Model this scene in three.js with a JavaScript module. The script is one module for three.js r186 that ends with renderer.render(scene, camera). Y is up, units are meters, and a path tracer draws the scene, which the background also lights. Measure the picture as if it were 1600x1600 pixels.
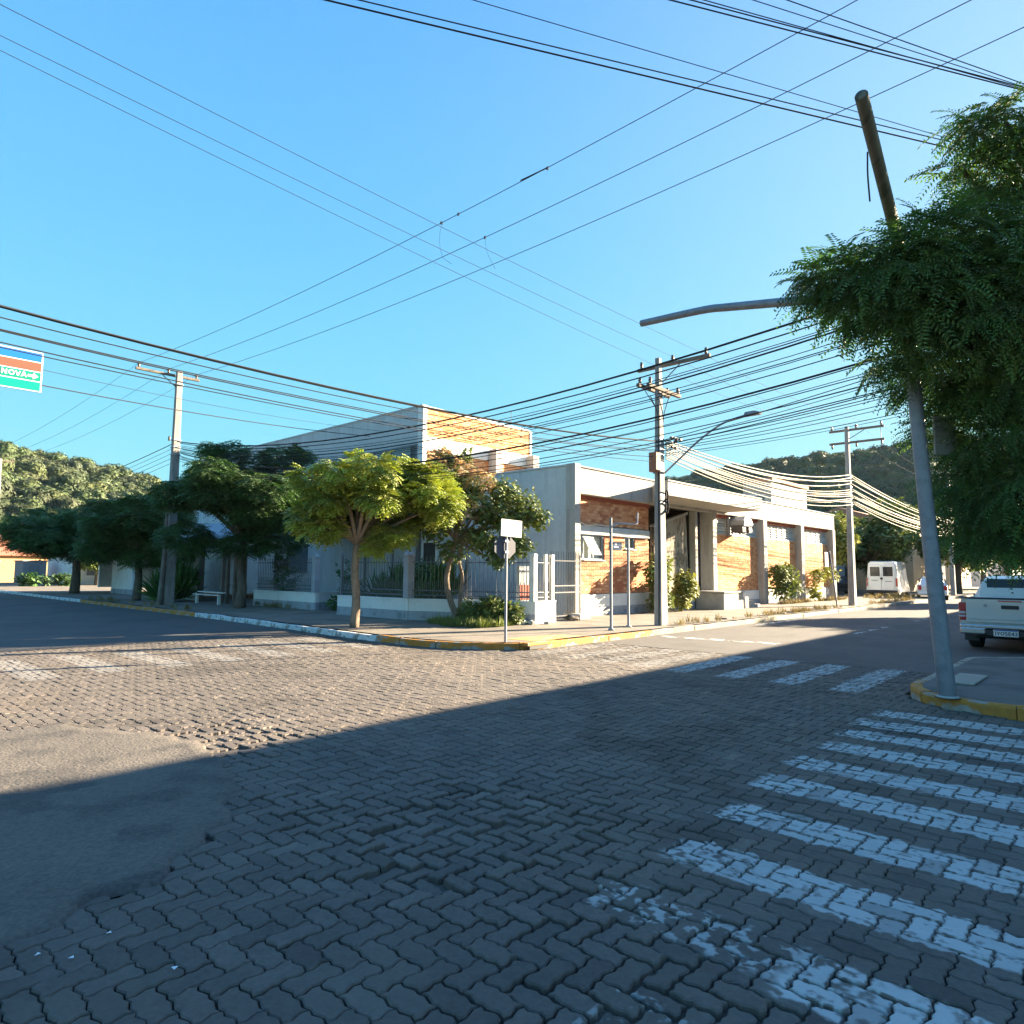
import * as THREE from 'three';
import { mergeGeometries, mergeVertices, toCreasedNormals } from 'three/addons/utils/BufferGeometryUtils.js';
import { RoundedBoxGeometry } from 'three/addons/geometries/RoundedBoxGeometry.js';
import { TextGeometry } from 'three/addons/geometries/TextGeometry.js';
import { FontLoader } from 'three/addons/loaders/FontLoader.js';

// ---------------------------------------------------------------- camera, sky, sun, exposure
// World axes follow the two streets: +x runs up the right-hand street, -z up the left-hand street.
const scene = new THREE.Scene();
const camera = new THREE.PerspectiveCamera(73.92, 1, 0.05, 4000);
{
  const right = new THREE.Vector3(0.67989, 0.00791, 0.73327);
  const fwd = new THREE.Vector3(0.73016, 0.0854, -0.67792).normalize();
  right.addScaledVector(fwd, -right.dot(fwd)).normalize();
  const up = new THREE.Vector3().crossVectors(right, fwd);
  camera.matrixAutoUpdate = true;
  camera.position.set(0, 1.62, 0);
  camera.quaternion.setFromRotationMatrix(new THREE.Matrix4().makeBasis(right, up, fwd.clone().negate()));
}
const EXPOSURE = 8.2;
const SUN_AZ = 21.5 * Math.PI / 180, SUN_EL = 15.5 * Math.PI / 180;
const SUN = new THREE.Vector3(Math.cos(SUN_EL) * Math.cos(SUN_AZ), Math.sin(SUN_EL), Math.cos(SUN_EL) * Math.sin(SUN_AZ));
{
  const W = 256, H = 128, data = new Float32Array(W * H * 4);
  const stops = [[-90, .30, .62, .80], [-3, .33, .76, .95], [2, .38, .9, 1.02], [12, .26, .77, 1.04], [25, .185, .62, 1.08], [45, .125, .46, 1.07], [90, .1, .33, .84]];
  const d = new THREE.Vector3();
  for (let j = 0; j < H; j++) for (let i = 0; i < W; i++) {
    const el = (j + .5) / H * 180 - 90, az = ((i + .5) / W - .5) * 2 * Math.PI;
    let k = 0; while (k < stops.length - 2 && el > stops[k + 1][0]) k++;
    const a = stops[k], b = stops[k + 1]; let t = Math.min(1, Math.max(0, (el - a[0]) / (b[0] - a[0])));
    const e = el * Math.PI / 180; d.set(Math.cos(az) * Math.cos(e), Math.sin(e), Math.sin(az) * Math.cos(e));
    const g = Math.max(0, d.dot(SUN)), glow = .42 * g * g * g;
    for (let c = 0; c < 3; c++) data[(j * W + i) * 4 + c] = (a[c + 1] + (b[c + 1] - a[c + 1]) * t + glow * [1, .8, .55][c]) / EXPOSURE;
    data[(j * W + i) * 4 + 3] = 1;
  }
  const sky = new THREE.DataTexture(data, W, H, THREE.RGBAFormat, THREE.FloatType);
  sky.mapping = THREE.EquirectangularReflectionMapping; sky.magFilter = THREE.LinearFilter; sky.minFilter = THREE.LinearFilter; sky.needsUpdate = true;
  scene.background = sky; scene.environment = sky;
}
const sun = new THREE.DirectionalLight(new THREE.Color().setRGB(1, .82, .57), 5);
sun.position.copy(SUN).multiplyScalar(150).add(new THREE.Vector3(15, 0, -15)); sun.target.position.set(15, 0, -15);
sun.castShadow = true; sun.shadow.mapSize.set(4096, 4096);
Object.assign(sun.shadow.camera, { left: -70, right: 70, top: 50, bottom: -50, near: 1, far: 320 });
scene.add(sun, sun.target);
const renderer = new THREE.WebGLRenderer({ antialias: true });
renderer.toneMapping = THREE.LinearToneMapping; renderer.toneMappingExposure = EXPOSURE;
renderer.shadowMap.enabled = true; renderer.shadowMap.type = THREE.PCFSoftShadowMap;

// ---------------------------------------------------------------- helpers
const V = (x, y, z) => new THREE.Vector3(x, y, z);
function rng(seed) { let a = seed >>> 0; return () => { a = (a + 0x6D2B79F5) | 0; let t = Math.imul(a ^ (a >>> 15), 1 | a); t = (t + Math.imul(t ^ (t >>> 7), 61 | t)) ^ t; return ((t ^ (t >>> 14)) >>> 0) / 4294967296; }; }
const R = rng(7), rr = (a, b) => a + (b - a) * R();
const used = {};
function numbered(n) { const k = used[n] = (used[n] ?? -1) + 1; return k ? n + '_' + String(k).padStart(3, '0') : n; }
const clamp = (v, a = 0, b = 1) => Math.min(b, Math.max(a, v)), lerp = (a, b, t) => a + (b - a) * t, sm = (a, b, v) => { const t = clamp((v - a) / (b - a)); return t * t * (3 - 2 * t); };
function hash2(x, y, s) { let h = Math.imul(x | 0, 374761393) ^ Math.imul(y | 0, 668265263) ^ Math.imul(s | 0, 974634757); h = Math.imul(h ^ (h >>> 13), 1274126177); return ((h ^ (h >>> 16)) >>> 0) / 4294967296; }
function vnoise(x, y, s, px = 0, py = 0) {
  const xi = Math.floor(x), yi = Math.floor(y), fx = x - xi, fy = y - yi, u = fx * fx * (3 - 2 * fx), v = fy * fy * (3 - 2 * fy);
  const w = (a, p) => p ? ((a % p) + p) % p : a;
  return lerp(lerp(hash2(w(xi, px), w(yi, py), s), hash2(w(xi + 1, px), w(yi, py), s), u), lerp(hash2(w(xi, px), w(yi + 1, py), s), hash2(w(xi + 1, px), w(yi + 1, py), s), u), v);
}
function fbm(x, y, s, o = 4, p = 0) { let a = .5, t = 0, n = 0; for (let i = 0; i < o; i++) { t += a * vnoise(x, y, s + i, p, p); n += a; a *= .5; x *= 2; y *= 2; p *= 2; } return t / n; }
const toS = (v) => { v = clamp(v); return 255 * (v <= .0031308 ? 12.92 * v : 1.055 * Math.pow(v, 1 / 2.4) - .055); };
// a tile of surface texture: f(u, v) gives a linear colour; size in metres is set by the metre uv of the shapes
function tex(n, metres, f, srgb = true) {
  const d = new Uint8Array(n * n * 4);
  for (let j = 0; j < n; j++) for (let i = 0; i < n; i++) {
    const c = f(i / n, j / n), o = (j * n + i) * 4;
    for (let k = 0; k < 3; k++) d[o + k] = srgb ? toS(c[k]) : clamp(c[k]) * 255;
    d[o + 3] = 255;
  }
  const t = new THREE.DataTexture(d, n, n); t.wrapS = t.wrapT = THREE.RepeatWrapping; t.magFilter = THREE.LinearFilter; t.minFilter = THREE.LinearMipmapLinearFilter; t.generateMipmaps = true;
  if (srgb) t.colorSpace = THREE.SRGBColorSpace; t.repeat.set(1 / metres, 1 / metres); t.needsUpdate = true; return t;
}
const grainBump = tex(256, 0.6, (u, v) => { const n = fbm(u * 32, v * 32, 5, 3, 32); return [n, n, n]; }, false);
// mottled solid: base colour, spread of tone, metres per tile, second colour of its stains and how much of it
function mottled(seed, base, spread, metres, stain, amount = 0, stretch = 1, n = 256) {
  return tex(n, metres, (u, v) => {
    const a = fbm(u * 6, v * 6, seed, 5, 6), b = fbm(u * 40, v * 40, seed + 9, 2, 40), k = 1 + spread * (a - .5) * 2 + spread * .6 * (b - .5) * 2;
    const s = stain ? amount * sm(.5, .72, fbm(u * 8 * stretch, v * 8 / stretch, seed + 31, 4, 8)) : 0;
    return [0, 1, 2].map((c) => lerp(base[c] * k, stain ? stain[c] : 0, s));
  });
}
function M(o) { const m = new THREE.MeshStandardMaterial({ roughness: .9, metalness: 0, ...o }); return m; }
const flat = (r, g, b, rough = .8, metal = 0, extra = {}) => M({ color: new THREE.Color().setRGB(r, g, b), roughness: rough, metalness: metal, ...extra });
function metreUV(g) {
  if (g.index) g = g.toNonIndexed();
  g.computeVertexNormals();
  const p = g.attributes.position, n = g.attributes.normal, uv = new Float32Array(p.count * 2);
  for (let i = 0; i < p.count; i += 3) {
    let ax = 0, ay = 0, az = 0;
    for (let k = 0; k < 3; k++) { ax += Math.abs(n.getX(i + k)); ay += Math.abs(n.getY(i + k)); az += Math.abs(n.getZ(i + k)); }
    for (let k = 0; k < 3; k++) {
      const x = p.getX(i + k), y = p.getY(i + k), z = p.getZ(i + k); let a, b;
      if (ay >= ax && ay >= az) { a = x; b = z; } else if (ax >= az) { a = z; b = y; } else { a = x; b = y; }
      uv[(i + k) * 2] = a; uv[(i + k) * 2 + 1] = b;
    }
  }
  g.setAttribute('uv', new THREE.BufferAttribute(uv, 2));
  return g;
}
function box(x0, x1, y0, y1, z0, z1, bevel = 0) {
  const w = Math.abs(x1 - x0), h = Math.abs(y1 - y0), d = Math.abs(z1 - z0);
  const g = bevel ? new RoundedBoxGeometry(w, h, d, 1, Math.min(bevel, w / 2.1, h / 2.1, d / 2.1)) : new THREE.BoxGeometry(w, h, d);
  g.translate((x0 + x1) / 2, (y0 + y1) / 2, (z0 + z1) / 2); return metreUV(g);
}
// tapered four-sided post with chamfered corners, base at y = y0
function frustum(w0, d0, w1, d1, y0, y1, cx = 0, cz = 0, ch = .15) {
  const ring = (w, d, y) => { const a = w / 2, b = d / 2, c = Math.min(w, d) * ch; return [[a, b - c], [a - c, b], [-a + c, b], [-a, b - c], [-a, -b + c], [-a + c, -b], [a - c, -b], [a, -b + c]].map(([x, z]) => V(cx + x, y, cz + z)); };
  const A = ring(w0, d0, y0), B = ring(w1, d1, y1), t = [];
  for (let i = 0; i < 8; i++) { const j = (i + 1) % 8; t.push(A[i], A[j], B[j], A[i], B[j], B[i]); }
  for (let i = 1; i < 7; i++) t.push(B[0], B[i], B[i + 1]);
  return fromTris(t, true);
}
function fromTris(t, flip = false) {
  const a = new Float32Array(t.length * 3);
  for (let i = 0; i < t.length; i += 3) { const q = flip ? [t[i], t[i + 2], t[i + 1]] : [t[i], t[i + 1], t[i + 2]]; q.forEach((v, k) => { a[(i + k) * 3] = v.x; a[(i + k) * 3 + 1] = v.y; a[(i + k) * 3 + 2] = v.z; }); }
  const g = new THREE.BufferGeometry(); g.setAttribute('position', new THREE.BufferAttribute(a, 3)); return metreUV(g);
}
// tapered round sweep through points
function sweep(pts, radii, n = 6, steps = 0, smooth = true) {
  const P = pts.map((p) => p.isVector3 ? p : V(...p)), c = P.length > 2 && smooth ? new THREE.CatmullRomCurve3(P, false, 'centripetal') : null;
  const S = c ? (steps || (P.length - 1) * 4) : P.length - 1, rad = (t) => { if (!Array.isArray(radii)) return radii; const k = t * (radii.length - 1), i = Math.min(radii.length - 2, Math.floor(k)); return lerp(radii[i], radii[i + 1], k - i); };
  const pos = [], idx = []; let nrm = null;
  const at = (i) => c ? c.getPoint(i / S) : P[i];
  for (let i = 0; i <= S; i++) {
    const p = at(i), t = at(Math.min(S, i + 1)).clone().sub(at(Math.max(0, i - 1))).normalize();
    if (!nrm) { nrm = Math.abs(t.y) > .9 ? V(1, 0, 0) : V(0, 1, 0); } nrm.addScaledVector(t, -nrm.dot(t)).normalize();
    const b = new THREE.Vector3().crossVectors(t, nrm), r = rad(i / S);
    for (let k = 0; k < n; k++) { const a = k / n * Math.PI * 2; const q = p.clone().addScaledVector(nrm, Math.cos(a) * r).addScaledVector(b, Math.sin(a) * r); pos.push(q.x, q.y, q.z); }
  }
  for (let i = 0; i < S; i++) for (let k = 0; k < n; k++) { const a = i * n + k, b = i * n + (k + 1) % n; idx.push(a, b, b + n, a, b + n, a + n); }
  const c0 = pos.length / 3; pos.push(...at(0).toArray()); const c1 = c0 + 1; pos.push(...at(S).toArray());
  for (let k = 0; k < n; k++) { idx.push(c0, (k + 1) % n, k); idx.push(c1, S * n + k, S * n + (k + 1) % n); }
  const g = new THREE.BufferGeometry(); g.setAttribute('position', new THREE.Float32BufferAttribute(pos, 3)); g.setIndex(idx); g.computeVertexNormals();
  const uv = new Float32Array(pos.length / 3 * 2); for (let i = 0; i < pos.length / 3; i++) { uv[i * 2] = pos[i * 3] + pos[i * 3 + 2]; uv[i * 2 + 1] = pos[i * 3 + 1]; } g.setAttribute('uv', new THREE.BufferAttribute(uv, 2));
  return g.toNonIndexed();
}
function prism(profile, z0, z1, axis = 'z', bevel = 0) {   // profile [[a, b]...] in the xy plane swept along z (axis x: profile is zy swept along x)
  const s = new THREE.Shape(profile.map(([a, b]) => new THREE.Vector2(a, b))), d = Math.abs(z1 - z0);
  const g = new THREE.ExtrudeGeometry(s, { depth: d - 2 * bevel, bevelEnabled: bevel > 0, bevelSize: bevel, bevelOffset: -bevel, bevelThickness: bevel, bevelSegments: 2, curveSegments: 8 });
  g.translate(0, 0, Math.min(z0, z1) + bevel);
  if (axis === 'x') g.rotateY(Math.PI / 2).scale(1, 1, -1);
  return metreUV(g);
}
const merge = (gs) => { gs = gs.map((g) => { g = g.index ? g.toNonIndexed() : g; for (const k of Object.keys(g.attributes)) if (!['position', 'normal', 'uv'].includes(k)) g.deleteAttribute(k); return g; }); return gs.length === 1 ? gs[0] : mergeGeometries(gs); };
function obj(name, gs, mat, parent = scene) {
  const m = new THREE.Mesh(Array.isArray(gs) ? merge(gs) : gs, mat); m.castShadow = m.receiveShadow = true;
  m.name = parent === scene ? numbered(name) : name; parent.add(m); return m;
}
function tag(o, label, category, group) { Object.assign(o.userData, { label, category }); if (group) o.userData.group = group; return o; }
function thing(name, label, category, p = [0, 0, 0], turn = 0, group) {
  const o = new THREE.Group(); o.name = numbered(name); o.position.set(...p); o.rotation.y = turn; scene.add(o); return tag(o, label, category, group);
}
function struct(name, gs, mat, label) { const m = gs ? obj(name, gs, mat) : (() => { const g = new THREE.Group(); g.name = numbered(name); scene.add(g); return g; })(); m.userData.kind = 'structure'; if (label) m.userData.label = label; return m; }
function sheet(poly, y, holes = []) {       // flat sheet from [x, z] points
  const s = new THREE.Shape(poly.map(([x, z]) => new THREE.Vector2(x, -z)));
  holes.forEach((h) => s.holes.push(new THREE.Path(h.map(([x, z]) => new THREE.Vector2(x, -z)))));
  const g = new THREE.ShapeGeometry(s); g.rotateX(-Math.PI / 2); g.translate(0, y, 0);
  return metreUV(g);
}
const lathe = (pts, n = 12) => { const g = new THREE.LatheGeometry(pts.map(([x, y]) => new THREE.Vector2(x, y)), n); return g.toNonIndexed(); };
function disc(r, t, n = 20) { return new THREE.CylinderGeometry(r, r, t, n); }

// ---------------------------------------------------------------- materials
const C = {};
C.concrete = M({ map: mottled(11, [.36, .35, .33], .16, 3.2, [.2, .2, .2], .35, 1), roughness: .92, bumpMap: grainBump, bumpScale: .003 });
C.paleConcrete = M({ map: mottled(12, [.38, .365, .335], .1, 3.6, [.25, .235, .215], .55, 3), roughness: .9, bumpMap: grainBump, bumpScale: .002 });
C.sideConcrete = M({ map: mottled(13, [.5, .52, .52], .1, 3.4, [.34, .35, .36], .3, 3), roughness: .92, bumpMap: grainBump, bumpScale: .003 });
C.poleConcrete = M({ map: mottled(14, [.3, .285, .265], .16, 2.2, [.17, .165, .16], .5, 2), roughness: .9, bumpMap: grainBump, bumpScale: .002 });
C.white = M({ map: mottled(15, [.74, .73, .7], .07, 2.7, [.52, .5, .46], .4, 1), roughness: .85 });
C.plinthGrey = M({ map: mottled(16, [.36, .37, .4], .14, 1.9, [.2, .2, .2], .6, 1), roughness: .92, bumpMap: grainBump, bumpScale: .004 });
C.mortar = M({ map: mottled(17, [.36, .24, .16], .15, 1.5, [.25, .15, .1], .4, 1), roughness: .95 });
C.redPaint = flat(.3, .075, .045, .8);
C.sidewalk = M({ map: mottled(18, [.19, .163, .132], .18, 5.3, [.105, .092, .076], .6, 1, 512), roughness: .95, bumpMap: grainBump, bumpScale: .005 });
C.asphalt = M({ map: mottled(19, [.088, .08, .074], .17, 6.1, [.056, .052, .05], .55, 1, 512), roughness: .9, bumpMap: grainBump, bumpScale: .006 });
C.patch = M({ map: tex(1024, 2.6, (u, v) => { const a = fbm(u * 5, v * 5, 20, 4, 5), g = vnoise(u * 180, v * 180, 21, 180, 180), h = vnoise(u * 90, v * 90, 23, 90, 90), s = .75 * sm(.5, .72, fbm(u * 8, v * 8, 51, 4, 8)), k = (.75 + .5 * a) * (.72 + .38 * g + .2 * h); return [.108, .092, .077].map((c, i) => lerp(c * k, [.055, .05, .046][i] * (.6 + .8 * g), s)); }), roughness: .92, bumpMap: grainBump, bumpScale: .005 });
C.dirt = M({ map: mottled(21, [.17, .15, .09], .3, 9.7, [.07, .1, .03], .7, 1), roughness: 1 });
C.bed = M({ map: mottled(22, [.085, .074, .06], .35, 1.1), roughness: 1 });
C.iron = flat(.16, .165, .18, .55, .3);
C.darkIron = flat(.07, .07, .08, .6, .3);
C.steel = flat(.3, .32, .36, .5, .55);
C.galv = M({ map: mottled(23, [.22, .235, .265], .14, .7, [.14, .15, .17], .4, 1), roughness: .55, metalness: .35 });
C.wire = flat(.013, .014, .02, .95);
C.paleWire = flat(.26, .235, .19, .7);
C.timber = M({ map: mottled(24, [.17, .14, .115], .3, .9, [.08, .07, .06], .6, 4), roughness: .95 });
C.bark = M({ map: mottled(25, [.15, .115, .085], .35, .8, [.07, .06, .05], .7, 3), roughness: 1, bumpMap: grainBump, bumpScale: .02 });
C.paleBark = M({ map: mottled(26, [.24, .18, .13], .3, .7, [.1, .075, .06], .7, 3), roughness: 1, bumpMap: grainBump, bumpScale: .015 });
C.glass = new THREE.MeshPhysicalMaterial({ color: new THREE.Color().setRGB(.05, .065, .08), roughness: .06, metalness: 0, clearcoat: 1, clearcoatRoughness: .03 });
C.carGlass = new THREE.MeshPhysicalMaterial({ color: new THREE.Color().setRGB(.018, .026, .036), roughness: .08, specularIntensity: .6 });
C.curtain = flat(.55, .57, .52, .9);
C.tyre = flat(.022, .022, .024, .9);
C.blackPlastic = flat(.03, .03, .032, .6);
C.redLens = new THREE.MeshPhysicalMaterial({ color: new THREE.Color().setRGB(.42, .02, .025), roughness: .15, clearcoat: 1 });
C.clearLens = new THREE.MeshPhysicalMaterial({ color: new THREE.Color().setRGB(.5, .5, .5), roughness: .12, clearcoat: 1 });
const carPaint = (r, g, b) => new THREE.MeshPhysicalMaterial({ color: new THREE.Color().setRGB(r, g, b), roughness: .32, metalness: .15, clearcoat: .8, clearcoatRoughness: .06 });
// paint that is worn through to the concrete below it
const worn = (seed, paint, amount, under = [.3, .28, .25]) => M({ map: tex(256, 1.7, (u, v) => { const k = sm(1 - amount - .06, 1 - amount + .06, fbm(u * 10, v * 10, seed, 5, 10)), d = .8 + .4 * fbm(u * 24, v * 24, seed + 4, 3, 24); return [0, 1, 2].map((c) => lerp(paint[c], under[c], k) * d); }), roughness: .8, bumpMap: grainBump, bumpScale: .004 });
C.kerbYellow = worn(41, [.42, .18, .028], .42);
C.kerbWhite = worn(42, [.6, .62, .62], .36);
C.kerbBare = M({ map: mottled(43, [.3, .27, .22], .22, 1.3, [.17, .15, .1], .6), roughness: .95 });
C.tactile = worn(44, [.55, .36, .1], .4, [.3, .26, .2]);
// ---------------------------------------------------------------- ground, roads, paving
const SW = .13;                                   // height of the pavements above the roads
struct('ground', sheet([[-900, 900], [1500, 900], [1500, -1200], [-900, -1200]], -.09), C.dirt, 'bare earth and grass around the streets');
struct('road', sheet([[12.9, -9.3], [95, -9.3], [95, -.7], [12.9, -.7]], .003), C.asphalt, 'grey asphalt of the street leading off to the right');
struct('road', sheet([[-3, -16.1], [9.75, -15.9], [9.75, -78], [-3, -78]], .002), C.asphalt, 'grey asphalt of the street leading off to the left');
{ // the right-hand street climbs far off
  const t = [], P = (x, y, z) => V(x, y, z), xs = [95, 120, 150, 190, 240], ys = [.002, 1.2, 4, 9, 16];
  for (let i = 0; i < 4; i++) t.push(P(xs[i], ys[i], -.7), P(xs[i + 1], ys[i + 1], -9.3), P(xs[i], ys[i], -9.3), P(xs[i], ys[i], -.7), P(xs[i + 1], ys[i + 1], -.7), P(xs[i + 1], ys[i + 1], -9.3));
  struct('road', fromTris(t), C.asphalt, 'far end of the right-hand street, climbing');
}
struct('street', sheet([[-60, -51], [90, -51], [90, -57.5], [-60, -57.5]], .012), M({ map: mottled(27, [.3, .26, .2], .15, 4, [.2, .17, .12], .5), roughness: 1 }), 'pale gravel side street crossing beyond the trees');

// interlocking paving blocks laid in herringbone, one unit = half a block
const PW = .112, PX0 = .2, PX1 = 13.2, PZ0 = -16.4, PZ1 = .6;
const patchPoly = [[.2, -8.6], [1.57, -8.2], [2.08, -8.1], [2.42, -7.3], [2.72, -6.6], [2.64, -5.93], [2.4, -5.2], [2.02, -4.45], [1.73, -4.12], [1.39, -3.92], [1.04, -3.86], [.8, -3.82], [.2, -3.75]];
function inside(poly, x, z) { let c = false; for (let i = 0, j = poly.length - 1; i < poly.length; j = i++) { const [xi, zi] = poly[i], [xj, zj] = poly[j]; if ((zi > z) !== (zj > z) && x < (xj - xi) * (z - zi) / (zj - zi) + xi) c = !c; } return c; }
const nearStripes = [8.86, 8.2, 7.56, 6.88, 6.1, 5.36, 4.57, 3.74, 2.93], rightStripes = [-8.85, -8.05, -7.25, -6.5, -5.75, -4.87, -4.02, -3.17], leftStripes = [2.75, 3.72, 4.68, 5.64, 6.6, 7.56, 8.5];
function paintAt(x, z) {          // share of white road paint left on the block at x, z
  let a = 0; const w1 = fbm(x * 24, z * 24, 61, 4), w2 = fbm(x * 2.3, z * 2.3, 62, 3), ed = (fbm(x * 16, z * 16, 63, 3) - .5) * .09;
  if (z > -2.6 && x > 2.5 && x < 9.2) for (const [i, c] of nearStripes.entries()) {
    const start = [-2.36, -2.42, -2.36, -2.3, -2.32, -2.3, -2.2, -2.1, -1.16][i];
    let k = sm(.205, .185, Math.abs(x - c) + ed) * sm(start - .06, start + .04, z + ed * 1.5);
    k *= 1 - .9 * sm(.5, .7, w1) * sm(start + .7, start + .05, z);            // worn where the wheels turn
    k *= 1 - .6 * sm(.64, .75, w1); a = Math.max(a, k);
  }
  if (z > -2.15 && z < -1.1 && Math.abs(x - 2.98) < .2) a = Math.max(a, .75 * sm(.5, .6, w1) * sm(.2, .12, Math.abs(x - 2.98) + ed));
  if (Math.abs(z + 1.1) < .5 && x > 1.7 && x < 2.4) a = Math.max(a, .5 * sm(.58, .7, w1));
  if (x > 9.4 && z < -2.5) for (const c of rightStripes) {
    let k = sm(.21, .18, Math.abs(z - c + (x - 11.5) * .02) + ed) * sm(10.0, 10.25, x + ed * 4) * sm(13, 12.75, x + ed * 3);
    k *= c < -6.2 ? .34 * (1 - .6 * sm(.42, .6, w1)) : 1 - .85 * sm(.56, .66, w1); a = Math.max(a, k);
  }
  if (z < -11) for (const c of leftStripes) { let k = sm(.24, .2, Math.abs(x - c - (z + 13) * .01) + ed) * sm(-14.6, -14.4, z + ed * 3) * sm(-11.7, -11.95, z + ed * 3); a = Math.max(a, k * .34 * (1 - .6 * sm(.45, .65, w1))); }
  return a * (.86 + .2 * w2);
}
const cellOf = (x, z) => { const i = Math.floor(x / PW), j = Math.floor(z / PW), t = (((i - j) % 4) + 4) % 4; return t === 0 ? [i, j, 0] : t === 1 ? [i - 1, j, 0] : t === 3 ? [i, j, 1] : [i, j - 1, 1]; };
const paverMap = (() => {
  const n = 2048, d = new Uint8Array(n * n * 4);
  for (let j = 0; j < n; j++) for (let i = 0; i < n; i++) {
    const x = lerp(PX0, PX1, (i + .5) / n), z = lerp(PZ0, PZ1, (j + .5) / n), [ci, cj, co] = cellOf(x, z), h = hash2(ci, cj, 5 + co), h2 = hash2(ci, cj, 15 + co);
    const big = fbm(x * .5, z * .5, 71, 3), fine = vnoise(x * 85, z * 85, 74) * .6 + vnoise(x * 30, z * 30, 75) * .4, mid = fbm(x * 4, z * 4, 73, 3);
    const k = (.8 + .3 * h + (h2 > .94 ? .22 : 0) - (h2 < .07 ? .2 : 0)) * (.78 + .44 * fine) * (.86 + .28 * mid) * (.84 + .32 * big) * (1 - .34 * sm(.56, .74, fbm(x * .9 + 3, z * .9, 78, 4))), warm = sm(.45, .75, big) * .5 + (h2 - .5) * .25;
    const base = [.113 * k * (1 + .08 * warm), .094 * k, .081 * k * (1 - .12 * warm)];
    const dust = sm(.55, .75, fbm(x * 1.7, z * 1.7, 76, 4)) * .35;
    const bw = co ? PW : 2 * PW, bh = co ? 2 * PW : PW, lx = x - ci * PW, lz = z - cj * PW, ed = Math.min(lx, lz, bw - lx, bh - lz), chip = sm(.001, .012, ed + (vnoise(x * 60, z * 60, 79) - .5) * .02), p = paintAt(x, z) * chip * (1 - .5 * sm(.8, 1, hash2(ci, cj, 33 + co))) * (.9 + .2 * fine), white = [.42, .43, .42], o = (j * n + i) * 4, sand = [.125, .106, .086];
    for (let c = 0; c < 3; c++) d[o + c] = toS(lerp(lerp(base[c], sand[c], dust), white[c] * (.9 + .1 * h), p));
    d[o + 3] = 255;
  }
  const t = new THREE.DataTexture(d, n, n); t.magFilter = THREE.LinearFilter; t.minFilter = THREE.LinearMipmapLinearFilter; t.generateMipmaps = true; t.colorSpace = THREE.SRGBColorSpace; t.needsUpdate = true; return t;
})();
const paverGrain = grainBump.clone(); paverGrain.repeat.set((PX1 - PX0) / .35, (PZ1 - PZ0) / .35); paverGrain.needsUpdate = true;
C.paver = M({ map: paverMap, roughness: .93, bumpMap: paverGrain, bumpScale: .0016 });
const kerbNE = [[9.7, -78], [9.7, -33], [9.7, -21.4], [9.56, -16.1], [9.43, -13.1], [9.47, -11.8], [9.68, -10.76], [10.12, -9.88], [10.85, -9.4], [12.78, -9.38], [17.6, -9.36], [30, -9.4], [95, -9.4]];
const kerbSE = [[9.62, 14], [9.6, .5], [9.6, -1.1], [9.64, -1.5], [9.72, -1.83], [9.95, -2.15], [10.44, -2.42], [11.5, -2.44], [14.6, -2.44], [15.4, -1.6], [15.7, -.9], [95, -.8]];
const neArea = [...kerbNE, [95, -60], [9.7, -78]], seArea = [...kerbSE, [95, 14]];
function frameView(x, z) {       // is the spot in the wedge of ground that the street corner shows?
  const fx = .73 * x - .678 * z, rx = .681 * x + .732 * z; return fx > .9 && Math.abs(rx) < fx * .92 + .6;
}
const paving = struct('paving', null, null, 'interlocking concrete block paving of the crossing');
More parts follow.
